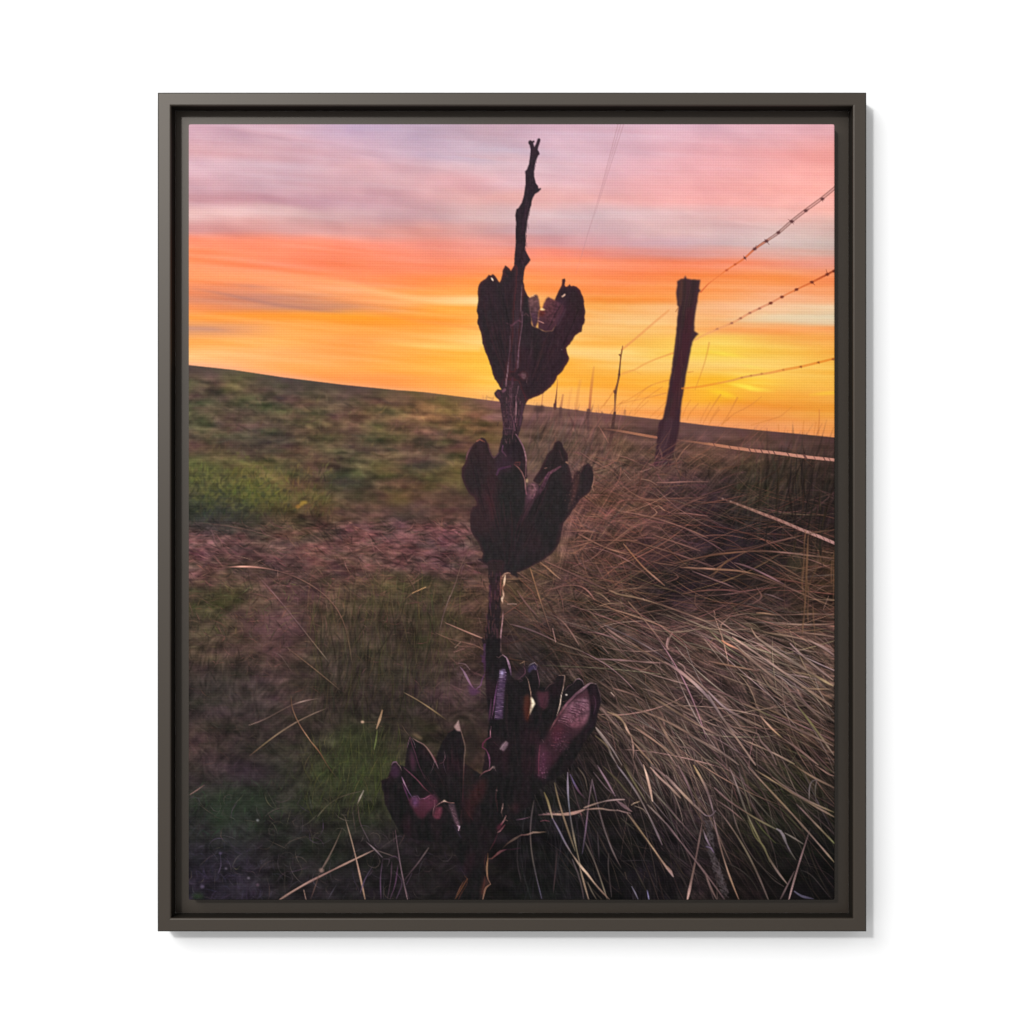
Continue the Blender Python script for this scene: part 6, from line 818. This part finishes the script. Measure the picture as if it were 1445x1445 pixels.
def canvas_material():
    m, t, b = new_mat('printed_canvas', Roughness=.6)
    b.inputs['Specular IOR Level'].default_value = .03
    at = t.nodes.new('ShaderNodeAttribute'); at.attribute_name = 'ink'
    tc = t.nodes.new('ShaderNodeTexCoord')
    ws = []
    for ax, sc in (('Z', 158.0), ('X', 158.0)):
        w = t.nodes.new('ShaderNodeTexWave'); w.wave_type = 'BANDS'; w.bands_direction = ax; w.inputs['Scale'].default_value = sc
        w.inputs['Distortion'].default_value = .25; w.inputs['Detail Scale'].default_value = .4
        t.links.new(tc.outputs['Object'], w.inputs['Vector']); ws.append(w)
    ad = t.nodes.new('ShaderNodeMath'); ad.operation = 'MULTIPLY_ADD'; ad.inputs[1].default_value = .45
    t.links.new(ws[1].outputs['Fac'], ad.inputs[0]); t.links.new(ws[0].outputs['Fac'], ad.inputs[2])
    bp = t.nodes.new('ShaderNodeBump'); bp.inputs['Strength'].default_value = WEAVE; bp.inputs['Distance'].default_value = .0003
    t.links.new(ad.outputs[0], bp.inputs['Height']); t.links.new(bp.outputs['Normal'], b.inputs['Normal'])
    t.links.new(at.outputs['Color'], b.inputs['Base Color'])
    return m
WEAVE = .36
M_WALL = wall_material()
M_FRAME = metal_material('bronze_powder_coat', (.0185, .0130, .0085), .46, .52)
M_EDGE = metal_material('dark_edge_coat', (.013, .0115, .0095), .5, .3)
M_INNER = metal_material('dark_inner_coat', (.0195, .0138, .0092), .46, .52)
M_LIP_SHADE = metal_material('lip_side_shade', (.0105, .0085, .0065), .7, .12)  # darker bronze: shade on the lip's inner side, put into the colour
M_CANVAS = canvas_material()

# ---- mesh helpers
def mesh_object(name, verts, faces, mat, parent=None, origin=(0, 0, 0), smooth=False):
    me = bpy.data.meshes.new(name)
    me.from_pydata([tuple(np.subtract(v, origin)) for v in verts], [], faces); me.update()
    me.materials.append(mat)
    o = bpy.data.objects.new(name, me); COL.objects.link(o); o.location = origin
    if parent is not None:
        o.parent = parent; o.location = np.subtract(origin, parent.matrix_world.translation if False else WORLD[parent.name])
    WORLD[o.name] = np.array(origin, float)
    if smooth: me.polygons.foreach_set('use_smooth', [True]*len(me.polygons))
    return o
WORLD = {}
def ring(name, profile, mat, parent, closed=True):
    """sweep a cross-section (half width, half height, y) round the rectangle, mitred at the corners"""
    vs, fs, n = [], [], len(profile)
    for sx, sz in ((-1, 1), (1, 1), (1, -1), (-1, -1)):
        for hx, hz, y in profile: vs.append((sx*hx, y, ZC+sz*hz))
    for c in range(4):
        d = (c+1) % 4
        for k in range(n if closed else n-1):
            e = (k+1) % n; fs.append((c*n+k, c*n+e, d*n+e, d*n+k))
    o = mesh_object(name, vs, fs, mat, parent, (0, FRONT, ZC))
    bm = bmesh.new(); bm.from_mesh(o.data); bmesh.ops.recalc_face_normals(bm, faces=bm.faces); bm.to_mesh(o.data); bm.free()
    return o

# ---- wall
wall = mesh_object('wall', [(-6, 0, -2), (6, 0, -2), (6, 0, 5), (-6, 0, 5)], [(0, 1, 2, 3)], M_WALL)
tag(wall, kind='structure')

# ---- framed print
root = bpy.data.objects.new('framed_canvas_print', None); COL.objects.link(root)
OW, OH = 500.5*U, 592.5*U          # outer half size
IW, IH = 481.2*U, 573.2*U          # opening half size
root.location = (0, FRONT, ZC-OH); WORLD[root.name] = np.array(root.location)
root.empty_display_size = .05
tag(root, 'canvas print of a dried seed stalk at sunset in a dark bronze floating frame', 'framed print')
px = U
BACK = -.003
frame = ring('frame', [(OW-.0011, OH-.0011, FRONT), (IW+.0011, IH+.0011, FRONT), (IW+.0004, IH+.0004, FRONT+.0004), (IW, IH, FRONT+.0011),
                       (IW, IH, FRONT+.0020), (IW+.0010, IH+.0010, FRONT+.0020), (IW+.0010, IH+.0010, LEDGE+.0030), (OW-.0011, OH-.0011, LEDGE+.0030)], M_FRAME, root)
edge = ring('edge_trim', [(OW-.0011, OH-.0011, FRONT+.0003), (OW-.0003, OH-.0003, FRONT+.0006), (OW, OH, FRONT+.0014), (OW, OH, BACK), (OW-.004, OH-.004, BACK), (OW-.004, OH-.004, LEDGE+.0032), (OW-.0011, OH-.0011, LEDGE+.0032)], M_EDGE, frame)
tag(edge, 'thin darker outer edge of the frame')
lining = ring('shaded_lip_side', [(IW, IH, FRONT+.0021), (IW, IH, LEDGE+.0002), (IW+.0008, IH+.0008, LEDGE+.0002), (IW+.0008, IH+.0008, FRONT+.0021)], M_LIP_SHADE, frame)  # inner wall of the lip, darkened by colour to look shaded
tag(lining, 'inner side of the frame lip, its shade coloured in near-black')
ledge = ring('ledge', [(IW-.0002, IH-.0002, LEDGE), (.20, .25, LEDGE), (.20, .25, LEDGE+.003), (IW-.0002, IH-.0002, LEDGE+.003)], M_INNER, frame)
tag(ledge, 'recessed inner ledge the canvas sits on')

# ---- canvas: stretched over bars, its edge rolled round a small radius
K = 1+(DIST and (FACE-FRONT)/DIST)
def to_world(x, y):
    return (x-722.5)*U*K, ZC-(y-722.5)*U*K
ink8 = paint_print()
ink = lin(ink8)*INK_GAIN if False else lin(ink8)
INK = 1/1.57
ink = (ink*INK).astype(np.float32)
def ink_attribute(me, cols):
    a = me.color_attributes.new('ink', 'FLOAT_COLOR', 'POINT')
    c = np.ones((len(cols), 4), np.float32); c[:, :3] = cols
    a.data.foreach_set('color', c.ravel())
def raw_mesh(name, co, quads, cols, parent, origin):
    me = bpy.data.meshes.new(name)
    me.vertices.add(len(co)); me.vertices.foreach_set('co', (co-np.array(origin)).astype(np.float32).ravel())
    n = len(quads)
    me.loops.add(4*n); me.loops.foreach_set('vertex_index', quads.astype(np.int32).ravel())
    me.polygons.add(n); me.polygons.foreach_set('loop_start', np.arange(0, 4*n, 4, dtype=np.int32)); 
    me.update(calc_edges=True)
    ink_attribute(me, cols)
    me.materials.append(M_CANVAS)
    o = bpy.data.objects.new(name, me); COL.objects.link(o)
    o.parent = parent; o.location = np.array(origin)-WORLD[parent.name]; WORLD[o.name] = np.array(origin, float)
    return o
# rolled edge, sides and back of the stretched canvas
m_ = 2                                                  # dots taken up by the roll
per = [(x, m_) for x in range(m_, W-m_)]+[(W-1-m_, y) for y in range(m_+1, H-m_)]+[(x, H-1-m_) for x in range(W-2-m_, m_-1, -1)]+[(m_, y) for y in range(H-2-m_, m_, -1)]
per = np.array(per); R = m_*U*K
nx = np.where(per[:, 0] == m_, -1.0, 0)+np.where(per[:, 0] == W-1-m_, 1.0, 0); nz = np.where(per[:, 1] == m_, 1.0, 0)+np.where(per[:, 1] == H-1-m_, -1.0, 0)
ln = np.hypot(nx, nz); nx /= ln; nz /= ln
wx, wz = to_world(per[:, 0]+X0, per[:, 1]+Y0)
cos, cols, P = [], [], len(per)
for k, (o_, d_) in enumerate([(0, 0)]+[(math.sin(t), 1-math.cos(t)) for t in np.linspace(0, math.pi/2, 6)[1:]]+[(1, None)]):
    y = FACE+R*d_ if d_ is not None else LEDGE-.0003
    cos.append(np.stack([wx+nx*R*o_, np.full(P, y), wz+nz*R*o_], 1))
    sx = np.clip(per[:, 0]+np.round(nx*min(o_, 1)*m_).astype(int), 0, W-1); sy = np.clip(per[:, 1]-np.round(nz*min(o_, 1)*m_).astype(int), 0, H-1)
    cols.append(ink[sy, sx])
rings = len(cos); i0 = np.arange(P); i1 = (i0+1) % P
q = np.concatenate([np.stack([k*P+i0, (k+1)*P+i0, (k+1)*P+i1, k*P+i1], 1) for k in range(rings-1)])
canvas = raw_mesh('canvas', np.concatenate(cos), q, np.concatenate(cols), frame if False else root, (0, FACE, ZC))
tag(canvas, 'stretched canvas with a printed sunset photograph wrapped over its edges')
canvas.data.polygons.foreach_set('use_smooth', [True]*len(canvas.data.polygons))
# the printed face, cut along the outlines of what it pictures
gy, gx = np.mgrid[m_:H-m_, m_:W-m_]
pid = ids[m_:H-1-m_, m_:W-1-m_]
gwx, gwz = to_world(gx+X0, gy+Y0)
gh, gw = gx.shape
vid = np.arange(gh*gw).reshape(gh, gw)
quads = np.stack([vid[:-1, :-1], vid[1:, :-1], vid[1:, 1:], vid[:-1, 1:]], -1)
allco = np.stack([gwx.ravel(), np.full(gh*gw, FACE), gwz.ravel()], 1); allcol = ink[m_:H-m_, m_:W-m_].reshape(-1, 3)
parts = [(SKY, 'printed_sky', None), (FIELD, 'printed_field', None), (GRASS, 'printed_dry_grass', None), (STEM, 'printed_stem', None),
         (POD1, 'printed_seed_pods', 'topmost heart-shaped pair of dark seed pods against the orange sky'), (POD2, 'printed_seed_pods', 'middle cluster of closed dark seed pods'),
         (POD3, 'printed_seed_pods', 'lower cluster of split pods with a pale striped lining'), (POD4, 'printed_seed_pods', 'lowest cluster of torn purple pods left of the stem'),
         (STEM2, 'printed_stem', None), (POST, 'printed_fence_post', 'leaning dark wooden fence post')]
parts += [(k_, 'printed_far_post', None) for k_ in FARS]+[(k_, 'printed_barbed_wire', None) for k_ in WIRES]
for pidv, name, label in parts:
    qs = quads[pid == pidv]
    if len(qs) == 0: continue
    u, inv = np.unique(qs.ravel(), return_inverse=True)
    o = raw_mesh(name, allco[u], inv.reshape(-1, 4), allcol[u], canvas, (0, FACE, ZC))
    if label: tag(o, label)

# ---- light: one small far lamp gives the crisp edges, one large soft lamp beside it the rest
def lamp(name, loc, target, size, power):
    l = bpy.data.lights.new(name, 'AREA'); l.shape = 'DISK'; l.size = size; l.energy = power
    o = bpy.data.objects.new(name, l); COL.objects.link(o); o.location = loc
    from mathutils import Vector
    o.rotation_euler = (Vector(target)-Vector(loc)).to_track_quat('-Z', 'Y').to_euler()
    return o
KEY = lamp('key_lamp', (-.41*5, FRONT-5, ZC+.41*5), (0, 0, ZC), .42, 1)
SOFT = lamp('soft_lamp', (-2.1, FRONT-2.7, ZC+2.1), (0, 0, ZC), 2.4, 1)
KEY.data.energy = P_KEY = 172
SOFT.data.energy = P_SOFT = 108
w = bpy.data.worlds.new('World'); scn.world = w; w.use_nodes = True
w.node_tree.nodes['Background'].inputs['Color'].default_value = (1, 1, 1, 1)
w.node_tree.nodes['Background'].inputs['Strength'].default_value = .74

# ---- camera
cam = bpy.data.cameras.new('camera'); co = bpy.data.objects.new('camera', cam); COL.objects.link(co)
co.location = (0, FRONT-DIST, ZC); co.rotation_euler = (math.pi/2, 0, 0)
cam.sensor_width = 36; cam.lens = 36*DIST/(1445*U); cam.clip_start = .01; cam.clip_end = 100
scn.camera = co
scn.view_settings.view_transform = 'Standard'; scn.view_settings.look = 'None'; scn.view_settings.exposure = 0; scn.view_settings.gamma = 1
scn.view_settings.use_curve_mapping = False
scn.render.film_transparent = False
